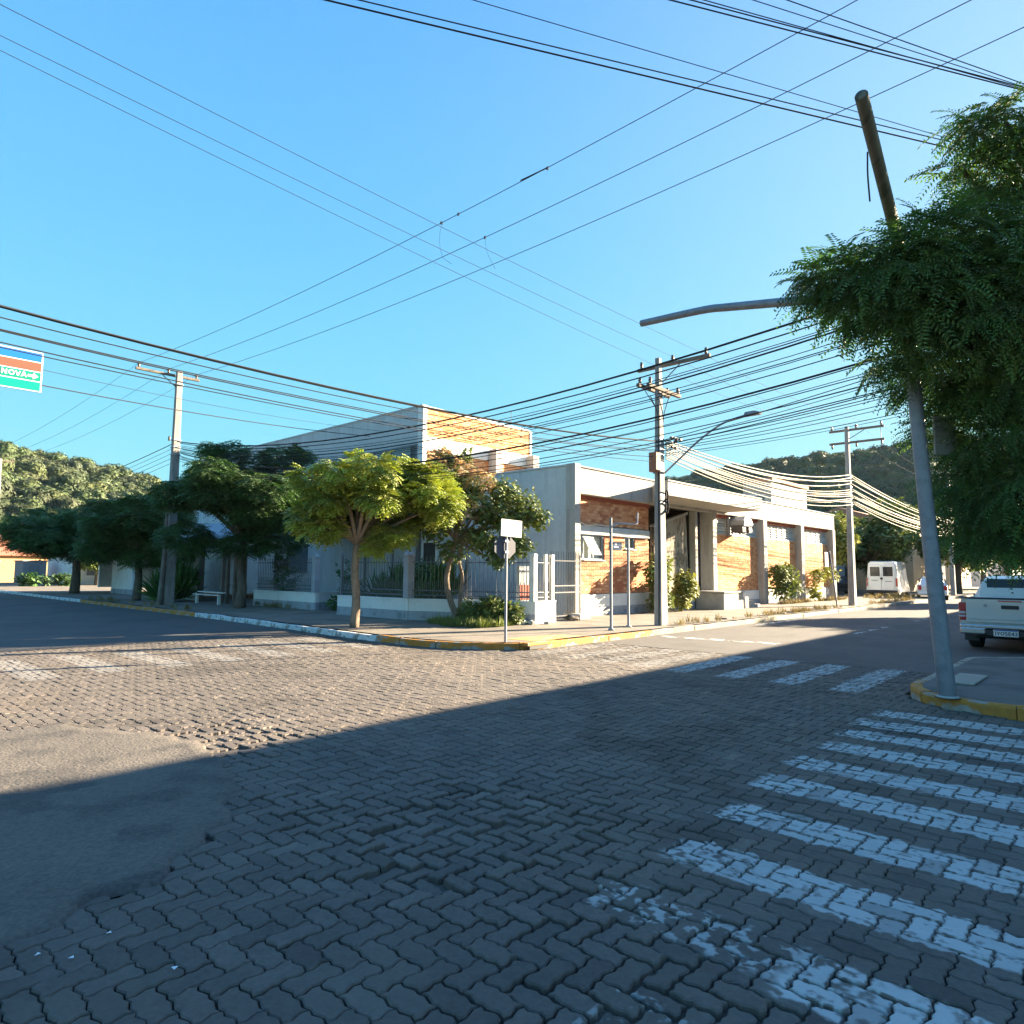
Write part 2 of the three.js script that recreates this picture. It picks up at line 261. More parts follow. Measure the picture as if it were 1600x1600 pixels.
{
  const bed = obj('bed', sheet([[PX0 - 14, PZ1 + 14], [PX1, PZ1 + 14], [PX1, PZ0], [PX0 - 14, PZ0]], -.034), C.bed, paving);
  const dip = (x, z) => {          // settled, broken spots of the old paving
    let d = .010 * (fbm(x * .9, z * .9, 81, 3) - .5) * 2;
    const l = Math.abs((x - 2.55) * .55 - (z + 3.1) * -.83); d -= .01 * Math.exp(-l * l / .05) * sm(.9, .2, Math.abs(x - 2.9) / 1.1) * (z > -4.6 && z < -1.6 ? 1 : 0);
    d -= .014 * Math.exp(-((x - 3) ** 2 + (z + 6.7) ** 2) / .35); d -= .008 * Math.exp(-((x - 3.35) ** 2 + (z + 3.15) ** 2) / .5); return d;
  };
  const rough = (x, z) => { const t = clamp(((x - 2.56) * -.08 + (z + 4.66) * 1.83) / 3.36), q = Math.hypot(x - 2.56 + .08 * t, z + 4.66 - 1.83 * t); return Math.exp(-q * q / .035) * (.55 + .45 * t) + rough0(x, z); };
  const rough0 = (x, z) => Math.exp(-((x - 2.95) ** 2 + (z + 6.5) ** 2) / .5) + Math.exp(-((x - 3.2) ** 2 + (z + 3.1) ** 2) / .9) + .7 * Math.exp(-((x - 2.3) ** 2 + (z + 1.3) ** 2) / .5);
  const list = [];
  for (let j = Math.floor(PZ0 / PW) + 1; j * PW < PZ1 - .24; j++) for (let i = Math.floor(PX0 / PW) + 1; i * PW < PX1 - .24; i++) {
    const t = (((i - j) % 4) + 4) % 4; if (t !== 0 && t !== 3) continue;
    const vert = t === 3, cx = (i + (vert ? .5 : 1)) * PW, cz = (j + (vert ? 1 : .5)) * PW;
    if (!frameView(cx, cz) || inside(neArea, cx + .02, cz) || inside(neArea, cx, cz - .06) || inside(seArea, cx + .03, cz) || inside(patchPoly, cx, cz)) continue;
    list.push([i, j, vert, cx, cz, cx * cx + cz * cz]);
  }
  list.sort((a, b) => a[5] - b[5]);
  const zig = .0095, rp = rng(99), rest = { p: [], uv: [], n: [] };
  const build = ([i, j, vert, cx, cz], out) => {
    const w = vert ? 1 : 2, h = vert ? 2 : 1, ring = [], h1 = hash2(i, j, 3);
    const edge = (x0, z0, x1, z1) => {           // one unit edge: a stepped zigzag that its neighbour shares
      const dx = x1 - x0, dz = z1 - z0, s = (dx + dz) > 0 ? 1 : -1, fl = ((Math.round(Math.min(x0, x1)) + Math.round(Math.min(z0, z1))) & 1) ? 1 : -1;
      const f = (t, o) => ring.push([(x0 + dx * t) * PW + (dz ? o : 0), (z0 + dz * t) * PW + (dx ? o : 0)]);
      f(0, 0); f(.27, zig * s * fl); f(.73, -zig * s * fl);
    };
    for (let k = 0; k < w; k++) edge(i + k, j, i + k + 1, j); for (let k = 0; k < h; k++) edge(i + w, j + k, i + w, j + k + 1);
    for (let k = 0; k < w; k++) edge(i + w - k, j + h, i + w - k - 1, j + h); for (let k = 0; k < h; k++) edge(i, j + h - k, i, j + h - k - 1);
    const rf = clamp(rough(cx, cz)), gap = .0018 + .0024 * rp() + rf * (.004 + .011 * rp()), y0 = dip(cx, cz) + (rp() - .5) * (.007 + .026 * rf) - .006 * rf, tx = (rp() - .5) * (.035 + .12 * rf), tz = (rp() - .5) * (.035 + .12 * rf), ox = (rp() - .5) * .004, oz = (rp() - .5) * .004;
    const chip = rp() < .12 + .4 * rf ? Math.floor(rp() * ring.length) : -1;
    const inset = (q, d) => { const dx = q[0] - cx, dz = q[1] - cz, hw = w * PW / 2, hh = h * PW / 2; return [cx + dx * (1 - d / hw) + ox, cz + dz * (1 - d / hh) + oz]; };
    const Y = (x, z, e) => y0 + (x - cx) * tx + (z - cz) * tz - e;
    const top = ring.map((q, k) => { const [x, z] = inset(q, gap + .006 + (k === chip ? .018 : 0)); return V(x, Y(x, z, .0006), z); }), low = ring.map((q, k) => { const [x, z] = inset(q, gap + (k === chip ? .008 : 0)); return V(x, Y(x, z, .007), z); }), bot = ring.map((q) => { const [x, z] = inset(q, gap); return V(x, -.075, z); });
    const c = V(cx + ox, y0, cz + oz), T = [], n = ring.length;
    for (let k = 0; k < n; k++) { const l = (k + 1) % n; T.push(c, top[l], top[k], top[k], top[l], low[l], top[k], low[l], low[k], low[k], low[l], bot[l], low[k], bot[l], bot[k]); }
    const ab = V(), ac = V(), N = V();
    for (let k = 0; k < T.length; k += 3) {
      N.crossVectors(ab.subVectors(T[k + 1], T[k]), ac.subVectors(T[k + 2], T[k])).normalize();
      for (let m = 0; m < 3; m++) { const v = T[k + m]; out.p.push(v.x, v.y, v.z); out.n.push(N.x, N.y, N.z); out.uv.push((v.x - PX0) / (PX1 - PX0), (v.z - PZ0) / (PZ1 - PZ0)); }
    }
  };
  const mk = (o) => { const g = new THREE.BufferGeometry(); g.setAttribute('position', new THREE.Float32BufferAttribute(o.p, 3)); g.setAttribute('normal', new THREE.Float32BufferAttribute(o.n, 3)); g.setAttribute('uv', new THREE.Float32BufferAttribute(o.uv, 2)); return g; };
  list.forEach((b, k) => { if (k < 300) { const o = { p: [], uv: [], n: [] }; build(b, o); obj('paver', mk(o), C.paver, paving); } else build(b, rest); });
  obj('paver_field', mk(rest), C.paver, paving).userData.kind = 'stuff';
  console.log('pavers', list.length, 'tris', rest.p.length / 9);
}
{ // the old asphalt repair on the left
  const s = [], c = [1.2, -6]; for (let i = 0; i < patchPoly.length; i++) { const a = patchPoly[i], b = patchPoly[(i + 1) % patchPoly.length]; for (let k = 0; k < 16; k++) { const x = lerp(a[0], b[0], k / 16), z = lerp(a[1], b[1], k / 16), d = Math.hypot(x - c[0], z - c[1]), e = .3 * (fbm(x * 4.2, z * 4.2, 91, 4) - .3) + .02; s.push([x + (x - c[0]) / d * e, z + (z - c[1]) / d * e]); } }
  const t = [], top = (x, z) => .012 + .014 * (fbm(x * 1.6, z * 1.6, 92, 3) - .5) + .005 * (fbm(x * 9, z * 9, 93, 2) - .5), rings = 10;
  for (let i = 0; i < s.length; i++) for (let k = 0; k < rings; k++) {
    const a = s[i], b = s[(i + 1) % s.length], P = (q, f) => { const x = lerp(c[0], q[0], f), z = lerp(c[1], q[1], f); return V(x, f > .999 ? -.02 : top(x, z), z); }, f0 = k / rings, f1 = (k + 1) / rings, g1 = k === rings - 1 ? .985 : f1;
    t.push(P(a, f0), P(a, g1), P(b, g1)); if (k) t.push(P(a, f0), P(b, g1), P(b, f0)); if (k === rings - 1) t.push(P(a, g1), P(a, 1), P(b, 1), P(a, g1), P(b, 1), P(b, g1));
  }
  const g = fromTris(t, true); const sg = mergeVertices((() => { g.deleteAttribute('normal'); g.deleteAttribute('uv'); return g; })(), 1e-4); sg.computeVertexNormals(); const p = sg.attributes.position, uv = new Float32Array(p.count * 2); for (let i = 0; i < p.count; i++) { uv[i * 2] = p.getX(i); uv[i * 2 + 1] = p.getZ(i); } sg.setAttribute('uv', new THREE.BufferAttribute(uv, 2));
  struct('asphalt_patch', sg, C.patch, 'smooth asphalt repair patch in the block paving');
}
// the rest of the crossing behind and beside the wedge of blocks, outside the picture
struct('road', sheet([[-14, 14], [9.6, 14], [9.6, PZ1 + .2], [.1, PZ1 + .2], [.1, -16.1], [-14, -16.1]], -.004), C.asphalt, 'road surface behind the viewer');
// pavements
struct('pavement', sheet([...kerbNE.map(([x, z], i) => [x + (i < 8 ? .12 : 0), z - (i > 6 ? .12 : 0)]), [95, -60], [9.8, -78]].filter((p, i, a) => i < a.length - 1), SW), C.sidewalk, 'brown concrete pavement round the corner building');
struct('pavement', sheet([[9.74, 14], [9.72, .5], [9.72, -1.1], [9.8, -1.6], [10.05, -2.03], [10.5, -2.3], [14.55, -2.32], [15.3, -1.5], [15.6, -.78], [95, -.68], [95, 14]], SW), M({ map: mottled(28, [.135, .125, .115], .2, 3.9, [.075, .07, .066], .6), roughness: .95, bumpMap: grainBump, bumpScale: .005 }), 'grey cement pavement of the near right corner');
function kerbRun(path, colour, parent) {        // stones along a polyline; colour(x, z) picks the paint
  const seg = []; for (let i = 0; i < path.length - 1; i++) { const L = Math.hypot(path[i + 1][0] - path[i][0], path[i + 1][1] - path[i][1]); seg.push([path[i], path[i + 1], L]); }
  const at = (s) => { for (const [a, b, L] of seg) { if (s <= L) return [lerp(a[0], b[0], s / L), lerp(a[1], b[1], s / L)]; s -= L; } return path[path.length - 1]; };
  const total = seg.reduce((a, b) => a + b[2], 0); let s = 0;
  while (s < total - .2) {
    const a0 = at(s); const near = Math.hypot(a0[0], a0[1]) < 60; const L = near ? rr(.78, 1.12) : 6, e = Math.min(total, s + L), n = 3, P = [];
    for (let k = 0; k <= n; k++) P.push(at(lerp(s + .006, e - .006, k / n)));
    const w = .14, y = SW + .008 + rr(-.012, .012), ox = rr(-.012, .012), t = [];
    const prof = [[0, -.05], [0, y - .035], [.012, y - .012], [.035, y], [w - .02, y], [w, y - .012], [w, -.05]].map(([a, b]) => [a + ox, b]);
    const rings = P.map((q, k) => { const p0 = P[Math.max(0, k - 1)], p1 = P[Math.min(n, k + 1)], dx = p1[0] - p0[0], dz = p1[1] - p0[1], l = Math.hypot(dx, dz), nx = -dz / l, nz = dx / l; return prof.map(([a, b], m) => V(q[0] + nx * a, b + (m > 0 && m < 6 ? rr(-.006, .004) : 0), q[1] + nz * a)); });
    // offset side: to the right of travel is the pavement side for this winding
    for (let k = 0; k < n; k++) for (let m = 0; m < prof.length - 1; m++) t.push(rings[k][m], rings[k + 1][m], rings[k + 1][m + 1], rings[k][m], rings[k + 1][m + 1], rings[k][m + 1]);
    for (const k of [0, n]) for (let m = 1; m < prof.length - 1; m++) t.push(rings[k][0], rings[k][k ? m + 1 : m], rings[k][k ? m : m + 1]);
    const mid = at((s + e) / 2); obj('kerb_stone', fromTris(t, true), colour(mid[0], mid[1]), parent); s = e;
  }
}
const rev = (p) => p.map((q) => q).reverse();
{
  const k1 = struct('kerb', null, null, 'painted kerb round the corner building pavement');
  const flipX = (path) => path;
  kerbRun(kerbNE.slice(0, -1).concat([[60, -9.4]]), (x, z) => x < 11 && z < -10 ? (z < -36 ? C.kerbWhite : z < -32.6 ? C.kerbYellow : z < -23 ? C.kerbYellow : z < -13 ? C.kerbWhite : C.kerbYellow) : x < 15.2 ? C.kerbYellow : C.kerbBare, k1);
  const k2 = struct('kerb', null, null, 'yellow kerb of the near right pavement corner');
  kerbRun(rev(kerbSE).map((q) => q).reverse(), (x, z) => x < 11.2 ? C.kerbYellow : C.kerbBare, k2);
}
struct('tactile_ramp', sheet([[10.9, -10.35], [12.6, -10.1], [12.75, -9.5], [11.0, -9.52]], SW + .005), C.tactile, 'yellow painted dropped kerb at the pavement corner');
{
  const dr = tag(thing('storm_drain', 'dark storm drain slot in the yellow kerb at the pavement corner', 'drain', [10.95, 0, -9.3]), 'dark storm drain slot in the yellow kerb at the pavement corner', 'drain');
  obj('slot', box(-.42, .42, .015, .085, -.02, .05), C.blackPlastic, dr); obj('lintel', box(-.5, .5, .085, .15, -.1, .06, .012), C.kerbYellow, dr);
}
// painted road lines on the asphalt
const lineAlpha = tex(128, 1.3, (u, v) => { const k = sm(.62, .4, fbm(u * 9, v * 9, 55, 4, 9)); return [k, k, k]; }, false);
C.line = M({ color: new THREE.Color().setRGB(.5, .49, .46), alphaMap: lineAlpha, transparent: true, roughness: .85 });
for (const [poly, lab] of [[[[15.0, -9.0], [15.35, -9.0], [15.75, -6.2], [15.4, -6.2]], 'worn white stop line across the right-hand street'], [[[20.6, -8.9], [24.5, -8.95], [24.5, -8.8], [20.6, -8.75]], 'worn white kerbside line on the right-hand street'], [[[19.5, -5.85], [23, -5.9], [23, -5.75], [19.5, -5.7]], 'first worn dash of the centre line of the right-hand street'], [[[26.5, -5.9], [30, -5.95], [30, -5.8], [26.5, -5.75]], 'second worn dash of the centre line of the right-hand street'], [[[33.5, -5.9], [37, -5.95], [37, -5.8], [33.5, -5.75]], 'third worn dash of the centre line of the right-hand street']])
  struct('road_marking', sheet(poly, .008), C.line, lab);
struct('cover_slab', box(10.95, 12.05, SW + .004, SW + .03, -2.1, -1.75, .008), M({ map: mottled(29, [.33, .3, .25], .15, 1), roughness: .95 }), 'pale concrete inspection cover beside the leaning steel pole');
// ---------------------------------------------------------------- brickwork
const brickTones = [[.54, .23, .115], [.62, .3, .15], [.48, .185, .09], [.66, .35, .19], [.58, .265, .135]].map(([r, g, b], i) => M({ map: mottled(200 + i, [r, g, b], .14, .6, [r * .75, g * .7, b * .7], .4), roughness: .92 }));
const paleTones = [[.6, .27, .11], [.66, .33, .15], [.56, .23, .09], [.7, .38, .19], [.62, .3, .14]].map(([r, g, b], i) => M({ map: mottled(210 + i, [r, g, b], .12, .6, [r * .8, g * .75, b * .7], .4), roughness: .92 }));
const brickCache = {};
function brickGeo(w, h, d, ax) { const k = [w.toFixed(2), h, d, ax].join(); return brickCache[k] ??= box(ax ? -d / 2 : -w / 2, ax ? d / 2 : w / 2, -h / 2, h / 2, ax ? -w / 2 : -d / 2, ax ? w / 2 : d / 2); }
// running bond on the plane z = zf (front face), holes = [x0, x1, y0, y1]; `single` bricks become meshes of their own
function brickPanel(parent, x0, x1, y0, y1, zf, holes, tones, single, L = .255, Hh = .1, seed = 1) {
  const r = rng(seed), j = .011, list = [];
  for (let row = 0; y0 + row * Hh < y1 - .03; row++) {
    const ya = y0 + row * Hh, yb = Math.min(y1, ya + Hh); let x = x0 - (row % 2 ? L / 2 : 0);
    while (x < x1 - .02) {
      let a = Math.max(x0, x), b = Math.min(x1, x + L); x += L;
      for (const [h0, h1, v0, v1] of holes) if (ya + .02 > v0 - .02 && yb - .02 < v1 + .02 || (ya < v1 - .01 && yb > v0 + .01)) { if (a >= h0 - .001 && b <= h1 + .001) { b = a; } else if (a < h0 && b > h0) b = h0; else if (a < h1 && b > h1) a = h1; }
      if (b - a > .05) list.push([(a + b) / 2, (ya + yb) / 2, b - a - j, yb - ya - j]);
    }
  }
  const far = tones.map(() => []); list.sort((a, b) => Math.hypot(a[0], a[1] - 1.6) - Math.hypot(b[0], b[1] - 1.6));
  list.forEach(([x, y, w, h], k) => {
    const m = Math.floor(r() * tones.length), g = brickGeo(Math.round(w * 50) / 50, Math.round(h * 100) / 100, .06, 0), z = zf - .03 + (r() - .5) * .006;
    if (k < single) { const o = obj('brick', g, tones[m], parent); o.position.set(x, y, z); } else { far[m].push(g.clone().translate(x, y, z)); }
  });
  far.forEach((gs, m) => gs.length && (obj('bricks', gs, tones[m], parent).userData.kind = 'stuff'));
}
// ---------------------------------------------------------------- the long corner building
const XF = 17.23, ZF = -13.29, XE = 42.2, TOP = 4.98, BR = ZF - .28;   // corner, facade plane, far end, parapet top, brick plane
const corner = thing('corner_building', 'long low concrete and brick building on the street corner with flat parapet', 'building');
{
  const c = corner, P = (n, g, m) => obj(n, g, m, c);
  P('parapet', [box(XF + .28, XE, 4.12, TOP, BR - .1, ZF, .02), box(XF + .28, XE + .06, TOP - .001, TOP + .05, BR - .12, ZF + .05, .012)], C.paleConcrete);
  P('side_wall', [box(XF, XF + .28, SW, TOP + .03, -20.9, ZF - .32, .02), box(XF - .03, XF + .3, TOP + .03, TOP + .09, -20.9, ZF - .3, .01)], C.sideConcrete);
  P('corner_pillar', [box(XF - .04, XF + .27, SW, TOP + .1, ZF - .31, ZF + .06, .025)], C.paleConcrete);
  P('roof', box(XF + .28, XE, 4.5, 4.62, -24, BR - .1), C.concrete);
  P('rear_wall', [box(XE - .25, XE, SW, 4.9, -24, BR - .1), box(24.5, XE, SW, 4.9, -24.2, -24)], C.sideConcrete);
  const back = P('backing_wall', [box(XF + .28, 22.15, SW, 1.98, BR - .3, BR - .055), box(XF + .28, 22.15, 2.84, 4.12, BR - .3, BR - .055), box(19.31, 20.54, 1.98, 2.84, BR - .3, BR - .055), box(21.23, 22.15, 1.98, 2.84, BR - .3, BR - .055), box(20.54, 21.23, 1.98, 2.39, BR - .3, BR - .055), box(27.1, XE, SW, 3.25, BR - .3, BR - .055), box(27.1, XE, 4.001, 4.12, BR - .3, BR - .055)], C.mortar);
  // red lintel strip under the parapet
  P('lintel_strip', [box(XF + .28, 22.15, 4.0, 4.12, BR - .05, BR + .05), box(27.1, XE, 4.0, 4.12, BR - .05, BR + .05)], C.redPaint);
  P('plinth', [box(XF + .28, 22.3, .42, .84, BR - .1, BR + .045, .01), box(27.1, XE, .36, .78, BR - .1, BR + .045, .01)], C.white);
  P('plinth_base', [box(XF + .28, 22.3, .02, .415, BR - .1, BR + .06, .012), box(27.1, XE, .02, .355, BR - .1, BR + .06, .012)], C.plinthGrey);
  // first bay: windows between brickwork
  const holesA = [[XF + .28, 19.3, 1.98, 2.84], [20.55, 21.22, 2.4, 2.84], [XF + .28, 22.15, 2.83, 3.14]];
  const bw = P('brick_wall', box(XF + .28, 22.15, .84, .86, BR - .06, BR - .02), C.mortar);
  brickPanel(bw, XF + .28, 22.15, .86, 4.0, BR, holesA, brickTones, 300, .255, .1, 3);
  const beam = P('belt_beam', box(XF + .27, 22.13, 2.83, 3.13, BR - .06, BR + .06, .015), C.sideConcrete);
  const windowUnit = (x0, x1, y0, y1, panes, openOne) => {
    const w = obj('window', box(x0, x1, y0, y1, BR - .2, BR - .17), C.curtain, c), f = .035, fr = flat(.2, .25, .31, .5, .2);
    obj('frame', [box(x0, x1, y0, y0 + f, BR - .12, BR - .04), box(x0, x1, y1 - f, y1, BR - .12, BR - .04), ...Array.from({ length: panes + 1 }, (_, i) => { const x = lerp(x0, x1 - f, i / panes); return box(x, x + f, y0 + f, y1 - f, BR - .12, BR - .04); })], fr, w);
    obj('sill', box(x0 - .03, x1 + .03, y0 - .05, y0 - .001, BR - .15, BR + .06, .008), C.sideConcrete, w);
    for (let i = 0; i < panes; i++) {
      const a = lerp(x0, x1 - f, i / panes) + f, b = lerp(x0, x1 - f, (i + 1) / panes); const open = i === openOne;
      const g = box(a, b, -(y1 - y0 - 2 * f), 0, -.004, .004), p = obj('pane', open ? [g, box(a, b, -.03, .001, -.015, .015), box(a, b, -(y1 - y0 - 2 * f) - .001, -(y1 - y0 - 2 * f) + .03, -.015, .015), box(a, a + .03, -(y1 - y0 - 2 * f), 0, -.014, .014), box(b - .03, b, -(y1 - y0 - 2 * f), 0, -.014, .014)] : g, open ? flat(.62, .66, .66, .35) : new THREE.MeshPhysicalMaterial({ color: new THREE.Color(1, 1, 1), transmission: 1, thickness: 0, roughness: .08, ior: 1.45 }), w);
      p.position.set(0, y1 - f, BR - .07); if (open) p.rotation.x = -.55;
    }
  };
  windowUnit(XF + .3, 19.28, 2.0, 2.82, 3, 1); windowUnit(20.57, 21.2, 2.42, 2.82, 2, -1);
  const pl = P('wall_plaque', box(19.6, 20.32, 2.36, 2.64, BR, BR + .03, .006), flat(.025, .05, .1, 1));
  const txt = flat(.35, .45, .6, .5); obj('lettering', [box(19.82, 20.1, 2.44, 2.475, BR + .031, BR + .034), box(19.88, 19.98, 2.53, 2.58, BR + .031, BR + .034)], txt, pl);
  P('drooping_cable', sweep([[XF + .35, 3.32, BR + .05], [18.1, 3.14, BR + .08], [18.8, 3.17, BR + .1], [19.6, 3.16, BR + .1], [20.2, 3.32, BR + .06]], .018, 5), flat(.55, .55, .5, .7));
  // entrance: canopy, recess, relief panel, door, columns
  const CX0 = 22.2, CX1 = 28.2, CZ = ZF + 1.5;
  const plan = (e, y0, y1) => { const g = new THREE.ExtrudeGeometry(new THREE.Shape([[CX0 - 1.7 - e, -CZ - e], [CX1 + e, -CZ - e], [CX1 + e, -BR - .02], [CX0 - e, -BR - .02]].map(([a, b]) => new THREE.Vector2(a, b))), { depth: y1 - y0, bevelEnabled: false }); g.rotateX(-Math.PI / 2); g.translate(0, y0, 0); return metreUV(g); };
  P('canopy', plan(0, 4.22, 4.7), C.paleConcrete);
  P('canopy_edge', plan(.035, 4.701, 4.75), C.paleConcrete);
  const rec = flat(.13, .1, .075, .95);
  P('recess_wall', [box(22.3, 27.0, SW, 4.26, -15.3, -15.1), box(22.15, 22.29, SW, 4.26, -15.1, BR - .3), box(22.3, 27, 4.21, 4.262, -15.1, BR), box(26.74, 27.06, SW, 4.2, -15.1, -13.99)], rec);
  P('recess_floor', box(22.3, 27.1, SW, .76, -15.1, BR + .0), C.concrete);
  P('recess_plinth', [box(22.32, 25.45, .4, .8, BR - .02, BR + .1, .01)], C.white); P('recess_plinth_base', box(22.32, 25.45, .02, .395, BR - .02, BR + .115, .01), C.plinthGrey);
  // relief panel of rough cast concrete with deep ragged hollows
  const relief = M({ map: tex(512, 2.6, (u, v) => { const n = fbm(u * 9, v * 4, 301, 4, 0), s = sm(.52, .62, fbm(u * 34, v * 7, 302, 3, 0)) * .5, k = .85 + .4 * n; return [.33 * k * (1 - s), .29 * k * (1 - s), .235 * k * (1 - s)]; }), roughness: .98 });
  { const nx = 90, ny = 110, t = [], x0 = 22.7, x1 = 25.2, yb = .82, yt = (x) => 3.3 + (x - x0) * .26, z = (x, y) => { const v = vnoise(x * 2.3, y * 1.5, 303), h = sm(.78, .9, vnoise(x * 3.1, y * 1.9, 305) * .6 + fbm(x * 14, y * 6, 304, 3) * .55) * sm(3.35, 2.9, y) * sm(1, 1.6, y), rib = .02 * fbm(x * 22, y * 3, 306, 3); return BR - .12 + rib - .1 * h; };
    const Q = (i, j) => { const x = lerp(x0, x1 + (1 - j / ny) * .18, i / nx), y = lerp(yb, yt(x), j / ny); return V(x, y, z(x, y)); };
    for (let i = 0; i < nx; i++) for (let j = 0; j < ny; j++) t.push(Q(i, j), Q(i + 1, j), Q(i + 1, j + 1), Q(i, j), Q(i + 1, j + 1), Q(i, j + 1));
    const rp = P('relief_panel', [fromTris(t), prism([[x0, yb], [x1 + .18, yb], [x1, yt(x1) - .02], [x0, yt(x0) - .02]], BR - .26, BR - .22)], relief); rp.userData.label = 'rough grey relief panel with dark hollows';
    obj('coping', prism([[x0 - .03, yt(x0)], [x1 + .03, yt(x1)], [x1 + .03, yt(x1) + .1], [x0 - .03, yt(x0) + .1]], BR - .27, BR - .03), C.paleConcrete, rp);
  }
  P('door_post', box(25.52, 25.74, .8, 4.2, BR - .15, BR + .12, .015), C.paleConcrete);
  const door = P('door', [box(25.85, 26.64, .8, 2.9, -13.94, -13.88), box(25.85, 26.64, 2.95, 4.15, -13.94, -13.89)], flat(.09, .1, .17, .6)); obj('handle', box(25.95, 26.0, 1.75, 1.95, -13.88, -13.82, .01), C.steel, door);
  obj('door_frame', [box(25.78, 25.85, .8, 4.2, -13.97, -13.84), box(26.64, 26.71, .8, 4.2, -13.97, -13.84), box(25.85, 26.64, 2.9, 2.95, -13.97, -13.84)], C.darkIron, door);
  P('column', [box(26.72, 27.08, SW, 4.2, -13.98, ZF + .03, .02)], C.paleConcrete);
  for (const x of [31.9, 36.75, 41.75]) P('column', box(x, x + .42, .05, 4.12, BR - .12, ZF + .05, .02), C.paleConcrete);
  // bays two to four: louvred windows above brick
  const bays = [[27.1, 31.9], [32.32, 36.75], [37.17, 41.75]];
  bays.forEach(([a, b], k) => {
    const wall = P('brick_wall', box(a, b, .78, .8, BR - .06, BR - .02), C.mortar);
    brickPanel(wall, a, b, .8, 3.26, BR, [], paleTones, 60, .255, .1, 20 + k);
    const w = obj('window', box(a, b, 3.3, 4.0, BR - .3, BR - .26), flat(.1, .12, .14, .6), c), n = 6, f = .04;
    obj('frame', [box(a, b, 3.26, 3.3, BR - .2, BR - .02), ...Array.from({ length: n + 1 }, (_, i) => { const x = lerp(a, b - f, i / n); return box(x, x + f, 3.3, 4.0, BR - .16, BR - .06); })], flat(.5, .52, .52, .6), w);
    for (let i = 0; i < n; i++) for (let s = 0; s < 6; s++) { const x0 = lerp(a, b - f, i / n) + f + .006, x1 = lerp(a, b - f, (i + 1) / n) - .006; const sl = obj('slat', box(x0, x1, -.06, .06, -.005, .005), s % 3 ? C.white : C.curtain, w); sl.position.set(0, 3.36 + s * .115, BR - .11); sl.rotation.x = -.5 - .18 * hash2(i, s, k); }
  });
  // steps running down to the right of the door
  const st = P('steps', [box(25.5, 27.3, .02, .78, BR + .12, ZF + 1.05, .02)], C.concrete);
  [[27.3, 27.85, .6], [27.85, 28.4, .43], [28.4, 28.95, .27]].forEach(([a, b, h]) => obj('step', box(a + .003, b, .02, h, BR + .12, ZF + 1.05, .015), C.concrete, st));
  obj('landing_slab', box(25.44, 27.36, .785, .85, BR + .1, ZF + 1.1, .015), C.paleConcrete, st);
}
{ // hooded double outlet on the louvres
  const h = thing('vent_hood', 'grey rounded metal vent hood with two dark mouths on the louvred windows', 'vent', [29.15, 3.72, BR + .05]);
  const s = []; for (let i = 0; i <= 12; i++) { const a = lerp(-.15, Math.PI * .86, i / 12); s.push([-.04 + .62 * (1 - Math.cos(a)) * .62, .46 * Math.sin(a) * .8 - .05]); }
  obj('hood', prism([[-.42, -.1], [-.4, .18], [-.22, .36], [.12, .4], [.42, .24], [.62, .02], [.5, -.06], [.2, -.1]], 0, .72, 'z', .05), C.galv, h);
  for (const x of [-.28, .38]) { const m = obj('mouth', prism([[x - .16, -.06], [x + .16, -.06], [x + .22, -.34], [x - .12, -.38]], .12, .66), C.darkIron, h); m.position.y = .02; }
  obj('bracket', box(-.52, -.44, -.5, .34, -.02, .1), C.galv, h);
}
